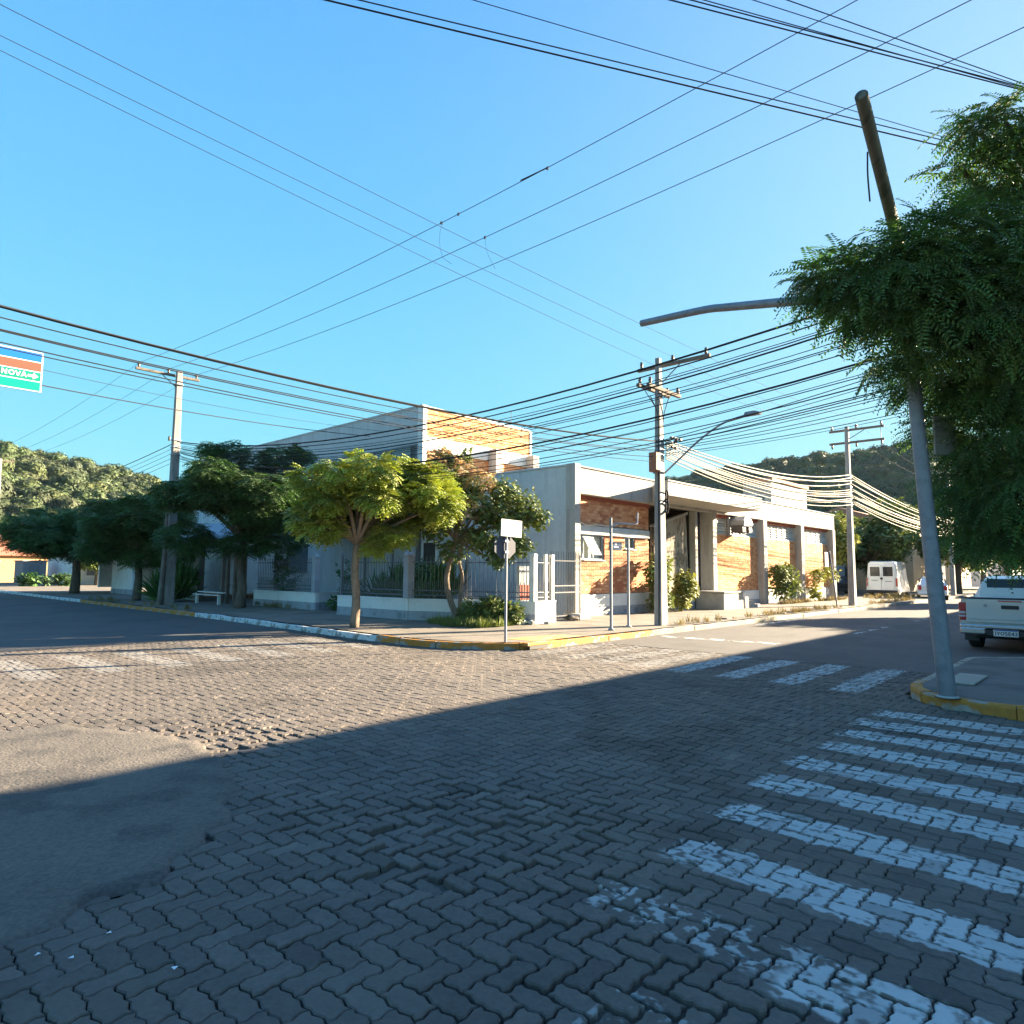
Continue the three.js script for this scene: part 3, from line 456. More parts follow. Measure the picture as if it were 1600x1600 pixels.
// ---------------------------------------------------------------- two-storey block behind
{
  const b = thing('two_storey_block', 'taller two-storey block with an orange brick front behind the corner building', 'building');
  const X0 = 17.24, X1 = 23.85, Z0 = -20.93, Z1 = -43, T = 8.18, P = (n, g, m) => obj(n, g, m, b);
  P('side_wall', [box(X0, X0 + .25, SW, T, Z1, Z0 - .3), box(X0 - .03, X0 + .3, T, T + .06, Z1, Z0)], C.sideConcrete);
  P('roof', box(X0 + .25, X1, 7.6, 7.75, Z1, Z0 - .3), C.concrete); P('rear_wall', [box(X1 - .25, X1, SW, T, Z1, Z0 - .3), box(X0, X1, SW, T, Z1 - .25, Z1)], C.sideConcrete);
  P('front_wall', box(X0 + .01, X1 - .01, 4, T - .02, Z0 - .3, Z0 - .06), C.mortar);
  P('frame_edge', [box(X0 - .01, X0 + .2, 4.6, T + .03, Z0 - .3, Z0 + .03, .01), box(X1 - .14, X1, 4.6, T - .03, Z0 - .3, Z0 + .03, .01), box(X0 + .2, X1 - .14, T - .07, T + .03, Z0 - .3, Z0 + .03, .01)], C.white);
  P('concrete_band', box(X0 + .2, X1 - .14, 6.42, 6.98, Z0 - .2, Z0 + .02, .01), C.white);
  const br = P('brick_wall', box(X0 + .2, X1 - .14, 4.6, 4.62, Z0 - .06, Z0 - .03), C.mortar);
  brickPanel(br, X0 + .2, X1 - .14, 6.98, T - .07, Z0, [], paleTones, 290, .255, .11, 31); brickPanel(br, X0 + .34, X1 - .14, 4.62, 6.4, Z0 - .05, [], paleTones, 0, .255, .11, 32);
  for (const [x, h] of [[20.95, 6.9], [23.42, 6.92]]) P('column', box(x, x + .42, 4.5, h, Z0 + .05, Z0 + .5, .02), C.paleConcrete);
  const w = obj('window', box(X0 - .02, X0 + .1, 5.8, 6.62, -27.6, -21.25), flat(.05, .06, .075, .5), b);
  obj('frame', [box(X0 - .06, X0 - .005, 5.76, 5.82, -27.65, -21.2), box(X0 - .06, X0 - .005, 6.6, 6.66, -27.65, -21.2), ...[-27.63, -26.5, -25.3, -24.1, -22.9, -21.6, -21.24].map((z) => box(X0 - .06, X0 - .005, 5.82, 6.6, z - .025, z + .025))], C.iron, w);
  for (let i = 0; i < 5; i++) obj('pane', box(X0 - .04, X0 - .025, 5.82, 6.6, [-27.6, -26.47, -25.27, -24.07, -22.87][i], [-26.53, -25.33, -24.13, -22.93, -21.63][i]), C.glass, w);
  P('entrance_canopy', [box(X0 - 1.5, X0 - .001, 3.55, 3.92, -27.5, -18.7, .02)], flat(.13, .12, .115, .9)); P('canopy_edge', box(X0 - 1.53, X0 - .002, 3.921, 3.98, -27.53, -18.67, .01), C.white);
  const d = P('door', box(X0 - .03, X0 - .002, SW, 2.66, -20.68, -19.96), flat(.05, .042, .036, .7)); obj('door_frame', [box(X0 - .06, X0 - .001, SW, 2.72, -20.76, -20.69), box(X0 - .06, X0 - .001, SW, 2.72, -19.95, -19.88), box(X0 - .06, X0 - .001, 2.665, 2.73, -20.69, -19.95)], C.white, d);
  for (const [z0, z1] of [[-31.2, -29.3], [-35.6, -33.8]]) { const v = P('ground_window', box(X0 - .03, X0 - .002, 1.5, 2.7, z0, z1), C.glass); obj('frame', [box(X0 - .06, X0 - .001, 2.705, 2.77, z0 - .06, z1 + .06), box(X0 - .06, X0 - .001, 1.43, 1.495, z0 - .06, z1 + .06)], C.iron, v); }
  for (const z of [-18.2, -22.6, -24.5]) P('drain_pipe', sweep([[X0 - .08, SW, z], [X0 - .08, 3.5, z]], .045, 6), C.iron);
  const r = P('lightning_rod', sweep([[22.55, T, Z0 - .1], [22.55, T + .8, Z0 - .1]], .012, 5), C.darkIron);
}
// ---------------------------------------------------------------- boundary wall, railings and gate
const wallPts = [[15.42, -12.72], [14.5, -12.62], [12.92, -16.2], [12.76, -19.5]], wallPts2 = [[14.9, -22.75], [13.42, -22.2], [13.28, -26.35]];
function lowWall(pts, label) {
  const w = thing('boundary_wall', label, 'wall'), a = [], b = [], c = [];
  for (let i = 0; i < pts.length - 1; i++) {
    const [x0, z0] = pts[i], [x1, z1] = pts[i + 1], L = Math.hypot(x1 - x0, z1 - z0), ang = Math.atan2(-(z1 - z0), x1 - x0), put = (g) => g.rotateY(ang).translate(x0, 0, z0);
    const e = .09; a.push(put(box(-e, L + e, .4, .72, -.09, .09))); b.push(put(box(-e, L + e, .02, .398, -.1, .1))); c.push(put(box(-e - .01, L + e + .01, .721, .76, -.105 - i * .003, .105 + i * .003, .01)));
  }
  obj('white_band', a, C.white, w); obj('grey_base', b, C.plinthGrey, w); obj('coping', c, C.white, w); return w;
}
lowWall(wallPts, 'low white and grey wall under the railings, bending round the corner'); lowWall(wallPts2, 'separate low white wall left of the bright green tree');
function railing(pts, label, skip) {
  const f = thing('iron_railing', label, 'railing'), pk = merge([sweep([[0, .76, 0], [0, 1.94, 0]], .011, 4), sweep([[0, 1.94, 0], [0, 2.04, 0]], [.02, .003], 4)]), sh = sweep([[0, .76, 0], [0, 1.28, 0]], .009, 4);
  for (let i = 0; i < pts.length - 1; i++) {
    const [x0, z0] = pts[i], [x1, z1] = pts[i + 1], L = Math.hypot(x1 - x0, z1 - z0), n = Math.round(L / .13);
    for (const y of [.86, 1.0, 1.84]) obj('rail', sweep([[x0, y, z0], [x1, y, z1]], .016, 4), C.iron, f);
    for (let k = 0; k < n; k++) { const t = (k + .5) / n, p = obj('picket', pk, C.iron, f); p.position.set(lerp(x0, x1, t), 0, lerp(z0, z1, t)); if (k < n - 1) { const q = obj('short_picket', sh, C.iron, f), u = (k + 1) / n; q.position.set(lerp(x0, x1, u), 0, lerp(z0, z1, u)); } }
  }
  return f;
}
railing(wallPts.slice(1), 'long grey spiked iron railing on the bent low wall'); railing([wallPts2[1], wallPts2[2]], 'grey spiked iron railing left of the bright green tree'); 
railing([wallPts[0], wallPts[1]], 'short spiked railing section beside the gate');
for (const [x, z, m, lab, w] of [[14.5, -12.62, C.white, 'pale plastered fence pillar at the bend of the low wall', .16], [12.92, -16.2, C.plinthGrey, 'grey fence pillar in the middle of the railings', .24], [15.42, -12.72, C.white, 'white fence post next to the iron gate', .12], [15.1, -12.69, C.white, 'thin white fence post between pillar and gate', .09], [13.42, -22.2, C.plinthGrey, 'grey fence pillar at the end of the separate wall', .22], [12.76, -19.5, C.iron, 'slim grey gate post left of the bright green tree trunk', .08]]) {
  const p = thing('fence_pillar', lab, 'pillar', [x, 0, z]); obj('shaft', frustum(w, w, w, w, .76, 2.02, 0, 0, .06), m, p); obj('cap', [frustum(w * 1.25, w * 1.25, w * 1.25, w * 1.25, 2.02, 2.06), frustum(w * 1.2, w * 1.2, m === C.white ? w * 1.0 : .03, m === C.white ? w : .03, 2.06, m === C.white ? 2.09 : 2.2)], m, p);
}
{ // red panel wall just behind the fence corner, and the gate in the gap
  const rp = thing('inner_wall', 'low red and grey wall behind the white posts at the fence bend', 'wall'); obj('panel', box(14.75, 15.5, SW, 1.75, -13.5, -13.38, .01), C.sideConcrete, rp); obj('red_band', box(14.76, 15.49, .76, 1.2, -13.379, -13.37), C.redPaint, rp);
  const gt = thing('iron_gate', 'dark iron gate between the low wall and the corner building', 'gate'); const x0 = 15.55, x1 = 17.12, z = -12.95;
  obj('frame', [box(x0, x0 + .04, .2, 2.1, z - .02, z + .02), box(x1 - .04, x1, .2, 2.1, z - .02, z + .02), ...[.25, .95, 1.15, 1.9].map((y) => box(x0 + .04, x1 - .04, y, y + .035, z - .018, z + .018))], C.darkIron, gt);
  for (let k = 1; k < 13; k++) { const x = lerp(x0, x1, k / 13); obj('picket', sweep([[x, .2, z], [x, 2.2, z]], .01, 4), C.darkIron, gt); }
  obj('latch', box(x0 - .04, x0 + .1, 1.3, 1.42, z + .02, z + .06, .01), C.steel, gt);
  const ed = tag(obj('door_slab', box(16.55, 17.1, SW, .32, -13.0, -12.55, .03), C.concrete), 'broken concrete block at the foot of the gate', 'block');
}
// ---------------------------------------------------------------- white house further along the left street
{
  const h = thing('white_house', 'low white walled house with grey base behind the dark street trees', 'house'); const P = (n, g, m) => obj(n, g, m, h);
  P('wall', [box(13.3, 13.5, .4, 2.25, -36.4, -32.0), box(13.3, 13.5, .4, 2.0, -44, -40.6), box(13.5, 17, .4, 3.0, -47.2, -47), box(14.6, 17, .4, 3.0, -32.2, -32), box(15, 15.2, .4, 3.1, -47, -32.2)], C.white);
  P('wall_base', [box(13.28, 13.52, .02, .398, -36.4, -32.0), box(13.28, 13.52, .02, .398, -44, -40.6)], C.plinthGrey);
  P('roof', prism([[14.2, 3.0], [17.2, 3.0], [17.2, 4.2]], -47.6, -31.6), flat(.3, .34, .4, .7)); P('porch_roof', [box(12.9, 15, 2.36, 2.5, -33.5, -28.8, .02)], flat(.32, .33, .35, .8));
  P('porch_post', box(12.98, 13.2, SW, 2.36, -31.4, -31.2, .01), C.timber); P('porch_post', box(12.98, 13.2, SW, 2.36, -29.1, -28.9, .01), C.timber);
  P('electric_box', box(13.2, 13.3, 1.9, 2.3, -33.0, -32.5, .01), C.timber);
}
for (const [z, h, lab] of [[-28.2, 2.5, 'left weathered timber post under the dark tree'], [-27.5, 2.4, 'middle weathered timber post under the dark tree'], [-26.7, 2.3, 'right weathered timber post under the dark tree']]) { const p = thing('timber_post', lab, 'post', [12.9, SW, z], 0, 'timber posts under the dark tree'); obj('shaft', frustum(.16, .16, .13, .13, 0, h), C.timber, p); obj('collar', frustum(.2, .2, .2, .2, h * .3, h * .3 + .05), C.timber, p); }
{ const b = thing('bench', 'small white slatted bench under the dark tree', 'bench', [12.3, SW, -28.6]); for (const y of [.36, .46]) obj('slat', box(-.12 + (y - .36) * 2, .0 + (y - .36) * 2, y, y + .04, -1.3, 1.2, .006), C.white, b); for (const z of [-1.1, 1]) obj('leg', box(-.05, .05, 0, .36, z - .05, z + .05, .006), C.white, b); }
// ---------------------------------------------------------------- neighbours on the right-hand street
function house(name, label, x0, x1, z0, z1, h, wallM, roofM, opts = {}) {
  const o = thing(name, label, opts.cat ?? 'building'), t = .2;
  obj('wall', [box(x0, x1, 0, h, z1 - t, z1), box(x0, x1, 0, h, z0, z0 + t), box(x0, x0 + t, 0, h, z0 + t, z1 - t), box(x1 - t, x1, 0, h, z0 + t, z1 - t)], wallM, o);
  if (opts.gable) { const m = (z0 + z1) / 2; const g = prism([[z0 - .4, h], [z1 + .4, h], [m, h + opts.gable]], x0 - .4, x1 + .4, 'x'); obj('roof', g, roofM, o); }
  else obj('roof', box(x0 - .15, x1 + .15, h + .001, h + .25, z0 - .15, z1 + .15, .02), roofM, o);
  for (const [a, b, y0, y1, side] of opts.windows ?? []) { const w = obj('window', side ? box(x0 - .03, x0 - .001, y0, y1, a, b) : box(a, b, y0, y1, z1 + .001, z1 + .03), C.glass, o); obj('frame', side ? [box(x0 - .06, x0 - .002, y1 + .001, y1 + .07, a - .06, b + .06), box(x0 - .08, x0 - .002, y0 - .07, y0 - .001, a - .06, b + .06)] : [box(a - .06, b + .06, y1 + .001, y1 + .07, z1 + .002, z1 + .06), box(a - .06, b + .06, y0 - .07, y0 - .001, z1 + .002, z1 + .08)], C.white, o); }
  return o;
}
house('rooftop_block', 'pale block with a brick top rising behind the corner building roof', 48.5, 55.5, -21.6, -19.5, 8.2, C.paleConcrete, flat(.42, .2, .12, .9), { windows: [[-21.2, -20, 6.2, 7.2, 1]] });
house('blue_roof_shed', 'shed with a blue metal roof behind the corner building', 60, 82, -34, -20, 6.3, C.sideConcrete, flat(.16, .3, .55, .5, .2), { gable: 2.3 });
house('beige_house', 'beige house front behind the white van and white car', 66, 92, -26, -14.5, 5.6, M({ map: mottled(61, [.5, .38, .25], .1, 3), roughness: .9 }), flat(.36, .16, .1, .9), { windows: [[70, 72, 1, 2.4], [76, 78.5, 1, 2.4], [84, 86, 1, 2.4], [72, 74, 3.4, 4.8], [80, 82, 3.4, 4.8], [-22, -19, 1, 2.6, 1]], gable: 2 });
house('columned_house', 'distant white house with columns far down the right-hand street', 104, 120, -24, -13, 7.5, C.white, C.paleConcrete, { windows: [[106, 108, 1, 3], [110, 112, 1, 3], [114, 116, 1, 3], [106, 108, 4.5, 6.5], [110, 112, 4.5, 6.5], [114, 116, 4.5, 6.5]] });
house('dark_side_building', 'dark walled building beside the end of the corner building', 43.2, 46.5, -24, -16.5, 3.8, flat(.12, .1, .09, .9), flat(.2, .18, .16, .9), {});
// house and shed at the far left
house('red_roofed_house', 'orange house with a red tiled roof at the far left', 9, 21, -92, -84, 2.7, M({ map: mottled(62, [.55, .33, .16], .1, 3), roughness: .9 }), flat(.4, .15, .09, .85), { cat: 'house', gable: 2.2, windows: [[10.5, 12, 1, 2.1], [13.5, 15.2, 1, 2.1], [17, 18.6, 1, 2.1]] });
{ const g = thing('grey_kiosk', 'windowless grey box kiosk at the far left', 'kiosk', [14.3, 0, -71]); obj('body', box(0, 1.7, 0, 2.05, -2, 1, .03), flat(.2, .21, .23, .8), g); obj('lid', box(-.08, 1.78, 2.05, 2.15, -2.1, 1.08, .02), flat(.24, .25, .27, .8), g); obj('door', box(.4, 1.2, .1, 1.8, 1.001, 1.03), flat(.16, .17, .19, .7), g); }
house('white_garage', 'pale garage front between the far left tree trunks', 17, 24, -74, -66, 2.5, C.white, C.sideConcrete, { cat: 'house', windows: [[18, 20, .9, 2]] });
house('terracotta_wall_house', 'low terracotta house behind the far left trees', 27, 40, -75, -67, 2.2, M({ map: mottled(63, [.45, .22, .12], .15, 2), roughness: .9 }), flat(.32, .14, .09, .9), { cat: 'house', gable: 1.6, windows: [[29, 30.5, .8, 1.7], [34, 35.5, .8, 1.7]] });
// ---------------------------------------------------------------- the building across the street, right of the picture
house('opposite_building', 'flat roofed building across the right-hand street, outside the picture', 13, 70, .65, 15, 4.72, M({ map: mottled(64, [.42, .36, .3], .1, 4), roughness: .9 }), C.concrete, {});
// ---------------------------------------------------------------- utility poles
const insul = lathe([[0, 0], [.03, 0], [.05, .04], [.03, .06], [.06, .1], [.035, .13], [.045, .18], [0, .2]], 8), insulMat = flat(.11, .075, .06, .3);
function crossarm(parent, y, len, axis, off = 0, w = .1, n = 3, name = 'crossarm', up = true) {
  const a = obj(name, axis === 'x' ? box(-len / 2 + off, len / 2 + off, y, y + w, -.16 - w, -.16, .012) : box(.14, .14 + w, y, y + w, -len / 2 + off, len / 2 + off, .012), C.timber, parent);
  for (let i = 0; i < n; i++) { const t = n === 1 ? .5 : i / (n - 1), s = lerp(-len / 2 + .12, len / 2 - .12, t) + off, m = obj('insulator', insul, insulMat, a); if (axis === 'x') m.position.set(s, up ? y + w : y, -.16 - w / 2); else m.position.set(.14 + w / 2, up ? y + w : y, s); if (!up) m.rotation.x = Math.PI; }
  return a;
}
function pole(label, x, z, h, w0, w1, d0 = w0 * .75, d1 = w1 * .75) { const p = thing('utility_pole', label, 'pole', [x, 0, z]); obj('shaft', frustum(w0, d0, w1, d1, .02, h, 0, 0, .12), C.poleConcrete, p); return p; }
const MP = [16.85, -9.95], SP = [33.95, -9.99], LP = [10.81, -28.88], EP = [10.95, 1.4], TP = [16.7, .22], WP = [-4.5, -9.95], NP = [10.8, -62], FP = [56, -9.9];
{ // main pole in front of the brick facade
  const p = pole('concrete utility pole with cables and street lamp in front of the brick facade', ...MP, 7.72, .4, .17, .24, .13);
  crossarm(p, 7.5, 2.3, 'z', .35, .1, 3); const a2 = crossarm(p, 6.78, 1.75, 'x', .1, .1, 2); const a3 = crossarm(p, 6.68, 1.75, 'x', -.05, .1, 2, 'crossarm'); a3.position.z = .42;
  obj('brace', [sweep([[0, 6.3, -.1], [.5, 6.8, -.2]], .018, 4), sweep([[0, 6.3, -.1], [-.5, 6.8, -.2]], .018, 4), sweep([[.12, 7.0, 0], [.18, 7.5, .6]], .018, 4)], C.steel, p);
  const bands = [5.35, 5.2, 5.05, 4.9, 3.75, 3.55, 2.9].map((y) => frustum(.26, .19, .26, .19, y, y + .04)); obj('band', bands, C.steel, p);
  const coil = (y, r) => { const t = new THREE.TorusGeometry(r, .022, 6, 20); t.rotateY(Math.PI * .24); t.translate(.03, y, .2); return t.toNonIndexed(); };
  obj('cable_coil', [coil(3.72, .17), coil(3.45, .2), coil(3.42, .15)], C.wire, p);
  const bx = obj('junction_box', box(-.38, -.16, 4.4, 4.95, -.12, .12, .015), flat(.3, .12, .07, .7), p); obj('hasp', box(-.3, -.24, 4.35, 4.4, -.03, .03), C.steel, bx);
  obj('clamp', Array.from({ length: 9 }, (_, i) => box(.12 + hash2(i, 1, 4) * .45, .2 + hash2(i, 1, 4) * .45, 5.0 + hash2(i, 2, 4) * .45, 5.05 + hash2(i, 2, 4) * .45, .05 + hash2(i, 3, 4) * .3, .13 + hash2(i, 3, 4) * .3)), C.blackPlastic, p);
  obj('down_cable', [sweep([[-.19, .15, .05], [-.18, 2, .06], [-.15, 4.4, .06]], .022, 5), sweep([[-.14, 5, .05], [-.13, 6, .06], [-.3, 6.6, -.1]], .012, 5), sweep([[.12, 5, .08], [.11, 6, .08], [.22, 6.6, .2]], .012, 5)], C.wire, p);
  const L = obj('lamp_arm', sweep([[.1, 4.4, .1], [.12, 4.75, .55], [.16, 5.25, 1.2], [.18, 5.6, 1.85], [.2, 5.74, 2.5]], .028, 6, 20), C.steel, p);
  obj('lamp_head', prism([[0, -.03], [.42, -.02], [.46, .03], [.3, .09], [.05, .08]], -.09, .09, 'z', .02).rotateY(-Math.PI / 2 + .05).translate(.2, 5.72, 2.42), C.galv, L);
}
{ const p = pole('concrete utility pole beside the far end of the brick facade', ...SP, 8.5, .42, .2, .28, .15); crossarm(p, 8.32, 2.4, 'z', .35); const b = crossarm(p, 7.72, 2.4, 'z', .35, .1, 3, 'crossarm', false); obj('brace', [sweep([[.1, 7.9, 0], [.18, 8.3, .7]], .02, 4), sweep([[.19, 8.3, 1.4], [.19, 7.8, 1.4]], .015, 4)], C.steel, p); obj('band', [6.1, 5.6, 5.2, 4.8].map((y) => frustum(.3, .24, .3, .24, y, y + .05)), C.steel, p); }
{ const p = pole('concrete utility pole among the dark trees of the left-hand street', ...LP, 9.7, .42, .22, .3, .17); crossarm(p, 9.5, 2.5, 'x', -.35); obj('brace', [sweep([[0, 9.0, -.1], [-.6, 9.5, -.2]], .02, 4)], C.steel, p); obj('band', [6.8, 6.5, 6.2, 9.1].map((y) => frustum(.34, .28, .34, .28, y, y + .05)), C.steel, p); const c = obj('insulator', insul, insulMat, p); c.position.set(-.3, 6.75, .1); obj('timber_stay', sweep([[-.35, 0, .1], [-.22, 2.2, .05], [-.18, 4.6, 0]], [.12, .1, .07], 7), C.timber, p); }
{ const p = pole('tall concrete utility pole at the near right corner, outside the picture', ...EP, 10.2, .42, .24); crossarm(p, 9.6, 2.5, 'x', 0); }
{ const p = pole('concrete utility pole on the opposite pavement behind the pickup, outside the picture', ...TP, 8.2, .4, .22); crossarm(p, 7.6, 2, 'x', 0); }
{ const p = pole('concrete utility pole across the left-hand street, outside the picture', ...WP, 9.2, .42, .24); crossarm(p, 8.6, 2.2, 'z', 0); }
{ const p = pole('distant concrete pole far up the left-hand street', ...NP, 9.6, .4, .22); crossarm(p, 9.4, 2.4, 'x', -.3); }
{ const p = pole('distant concrete pole by the trees beyond the white car', ...FP, 8.4, .4, .22); crossarm(p, 8.0, 2.2, 'z', .3); }
for (const [x, z, lab] of [[82, -10.2, 'farthest grey pole down the right-hand street'], [70, -10.0, 'grey pole behind the far street trees on the right']]) pole(lab, x, z, 7.5, .34, .2);
// ---------------------------------------------------------------- cables: each one a thing
function cable(a, b, sag, r, label, group, mat = C.wire) {
  const n = 22, p = []; for (let i = 0; i <= n; i++) { const t = i / n; p.push(V(lerp(a[0], b[0], t), lerp(a[1], b[1], t) - 4 * sag * t * (1 - t), lerp(a[2], b[2], t))); }
  const o = obj('cable', sweep(p, r, r > .012 ? 6 : 4, 0, false), mat); tag(o, label, 'cable', group); return o;
}
const prim = 'three bare power lines along the left-hand street';
[[-1.48, 0], [-.35, 0], [.78, 0]].forEach(([o], i) => { const q = ['leftmost', 'middle', 'rightmost'][i]; cable([LP[0] + o, 9.78, LP[1] - .2], [EP[0] - 1.15 + i * 1.12, 9.8, EP[1] - .2], .45, .0085, `${q} of the three bare power lines high over the left-hand street`, prim); cable([NP[0] - 1.4 + i * 1.1, 9.6, NP[1]], [LP[0] + o, 9.78, LP[1] - .2], .5, .008, `${q} bare power line running on from the far left pole`, 'power lines beyond the left pole'); });
// thick lashed bundle and telephone lines along the left-hand street
for (const [i, [h0, h1, sag, r, dx]] of [[6.75, 6.3, 1.25, .02, 0], [6.7, 6.2, 1.28, .013, .1], [6.55, 6.05, 1.35, .01, .05], [6.5, 6.0, 1.42, .016, -.06], [6.4, 5.75, 1.35, .009, .12], [6.35, 5.6, 1.42, .009, .04], [6.3, 5.45, 1.5, .018, .15], [6.2, 5.4, 1.55, .009, 0], [6.15, 5.2, 1.5, .008, .1], [6.1, 5.05, 1.55, .008, .05], [6.05, 4.9, 1.52, .009, .12], [6.0, 4.75, 1.5, .007, -.05], [6.6, 6.12, 1.3, .007, .2], [6.45, 5.9, 1.38, .007, .22], [6.38, 5.66, 1.4, .007, -.1], [6.25, 5.5, 1.5, .006, .25], [6.12, 5.3, 1.52, .006, .2], [6.08, 5.12, 1.55, .006, .22]].entries())
  cable([LP[0] + dx, h0, LP[1] + .15], [EP[0] + dx, h1, EP[1]], sag, r, (i === 0 ? 'topmost thick cable of the bundle from the left pole into the near tree' : i === 11 ? 'lowest thin cable of the bundle from the left pole into the near tree' : r > .015 ? 'thick dark cable inside the bundle from the left pole into the near tree' : 'thin dark cable inside the bundle from the left pole into the near tree'), 'cable bundle along the left-hand street');
for (let i = 0; i < 5; i++) cable([NP[0], 6.6 - i * .25, NP[1]], [LP[0], 6.75 - i * .2, LP[1]], .6, .009 + (i ? 0 : .008), i ? 'thin lower cable leaving the left pole towards the far left' : 'thick top cable leaving the left pole towards the far left', 'cables beyond the left pole');
// from across the left-hand street to the main pole
for (const [i, [h0, h1, sag, r, dz]] of [[5.15, 5.3, .55, .02, 0], [5.1, 5.28, .52, .012, .06], [4.95, 5.15, .5, .008, .03], [4.82, 5.05, .5, .008, -.05], [4.8, 5.0, .52, .009, .05], [4.66, 4.85, .5, .008, 0], [4.5, 4.7, .4, .007, .05]].entries())
  cable([WP[0], h0, WP[1] + dz], [MP[0] - .1, h1, MP[1] + dz], sag, r, i === 0 ? 'thickest cable crossing the left-hand street to the main pole' : i === 6 ? 'lowest thin cable crossing the left-hand street to the main pole' : 'thin cable under the thickest one crossing to the main pole', 'cables from the left to the main pole');
for (const [i, [h0, h1, z]] of [[8.45, 7.75, -.45], [8.1, 7.75, .35], [7.95, 7.7, 1.2]].entries()) { cable([WP[0], h0, WP[1] + z * .8], [MP[0] + .2, h1, MP[1] + z], .12, .005, ['upper', 'middle', 'lower'][i] + ' thin power line high across the left-hand street to the main pole top', 'thin power lines to the main pole top'); cable([MP[0] + .2, h1, MP[1] + z], [SP[0] + .2, 8.5, SP[1] + z + .2], .35, .006, 'thin power line between the tops of the two right-hand poles', 'power lines between the right-hand poles'); cable([SP[0] + .2, 8.5, SP[1] + z + .2], [FP[0], 8.1, FP[1] + z], .4, .006, 'thin power line running on down the right-hand street', 'power lines down the right-hand street'); }
cable([-4, 5.5, -15.5], [XF, 7.4, -24.5], .35, .013, 'dark cable from the left ending at the two-storey block', undefined); cable([-4, 6.0, -15.6], [XF, 7.5, -23.6], .4, .006, 'thin cable from the left ending at the two-storey block', undefined);
// main pole to the opposite pavement
for (const [i, [h0, h1, sag, r, dx]] of [[5.35, 6.9, .1, .011, 0], [5.3, 6.75, .15, .008, .2], [5.2, 6.3, .1, .013, 0], [5.15, 6.2, .15, .009, .15], [5.1, 6.1, .2, .009, .3], [5.05, 5.95, .22, .008, .1], [4.95, 5.7, .2, .009, .2], [4.9, 5.6, .22, .006, 0]].entries())
  cable([MP[0] + .1, h0, MP[1] + .1], [TP[0] + dx, h1, TP[1]], sag, r, i === 0 ? 'highest dark cable from the main pole over the right-hand street' : i === 7 ? 'lowest thin cable from the main pole over the right-hand street' : 'dark middle cable from the main pole over the right-hand street', 'cables from the main pole over the street');
// pale telephone bundle between the right-hand poles, catching the sun
for (let i = 0; i < 12; i++) { const up = i < 4, h = up ? 6.2 - i * .14 : 5.5 - (i - 4) * .1; cable([MP[0] + .1, 5.35 - i * .05, MP[1] + .15], [SP[0] - .1, h, SP[1] + .12 + (i % 3) * .05], .28 + .3 * hash2(i, 7, 2), .014 + .012 * hash2(i, 9, 2), (i ? 'pale slack telephone cable between the two right-hand poles' : 'topmost pale telephone cable between the two right-hand poles'), 'pale telephone cables between the right-hand poles', C.paleWire); cable([SP[0], h, SP[1] + .12 + (i % 3) * .05], [FP[0], 5.3 - i * .09, FP[1] + .2], .25 + .3 * hash2(i, 3, 2), .014 + .01 * hash2(i, 5, 2), (i ? 'pale slack telephone cable beyond the second right-hand pole' : 'topmost pale telephone cable beyond the second right-hand pole'), 'pale telephone cables beyond the second pole', C.paleWire); }
// diagonal lines overhead from the near right corner pole
for (const [h, ax, az, bx, bz, r, lab] of [[7.5, 12.2, -.78, -7.5, -12.4, .012, 'lower dark line crossing the upper sky'], [7.55, 12.2, -.72, -7.4, -12.3, .009, 'twin dark line crossing the upper sky'], [7.5, 12.2, -.7, -7, -10.92, .006, 'thin line between the two dark lines of the upper sky'], [7.5, 12, .45, -6, -10.2, .007, 'long thin line left of the top right group'], [7.5, 11.9, .42, -5.5, -10.3, .01, 'thicker line of the top right group'], [7.52, 11.95, .46, -5.2, -10.0, .009, 'second line of the top right group'], [7.5, 12, .4, -4.5, -8.7, .006, 'thin line of the top right group'], [7.5, 12, .38, -4.2, -8.1, .007, 'rightmost line of the top right group']])
  cable([ax, h, az], [bx, h, bz], .0, r, lab);
{ // loose hardware hanging on the power lines
  const on = (k, z) => { const t = (z - LP[1] + .2) / (EP[1] - LP[1]), o = [-1.48, -.35, .78][k]; return [lerp(LP[0] + o, EP[0] - 1.15 + k * 1.12, t), 9.78 + .02 * t - 1.8 * t * (1 - t), z]; };
  const c = thing('hanging_wire', 'loose wire ends hanging from the power lines in mid sky', 'wire', on(0, -10.6)); obj('clamp', [box(-.014, .014, -.03, .03, -.02, .02), box(-.014, .014, -.03, .03, -.58, -.54)], C.wire, c); obj('tail', sweep([[0, 0, -.5], [-.05, -.3, -.55], [.0, -.8, -.5], [.1, -1.0, -.3]], .004, 4), C.wire, c);
  const c2 = thing('hanging_wire', 'curled loose wire hanging from the middle power line', 'wire', on(1, -10.9)); obj('clamp', box(-.014, .014, -.03, .03, -.02, .02), C.wire, c2); obj('tail', sweep([[0, 0, 0], [.02, -.35, .05], [.1, -.8, .25]], .004, 4), C.wire, c2);
  const d = thing('line_sleeve', 'dark sleeve on the topmost power line', 'sleeve', on(0, -8.1)); obj('sleeve', sweep([[0, .02, -.7], [0, -.0, 0]], .014, 6), C.wire, d); obj('knob', box(-.014, .014, -.04, .02, -.018, .018), C.wire, d);
}
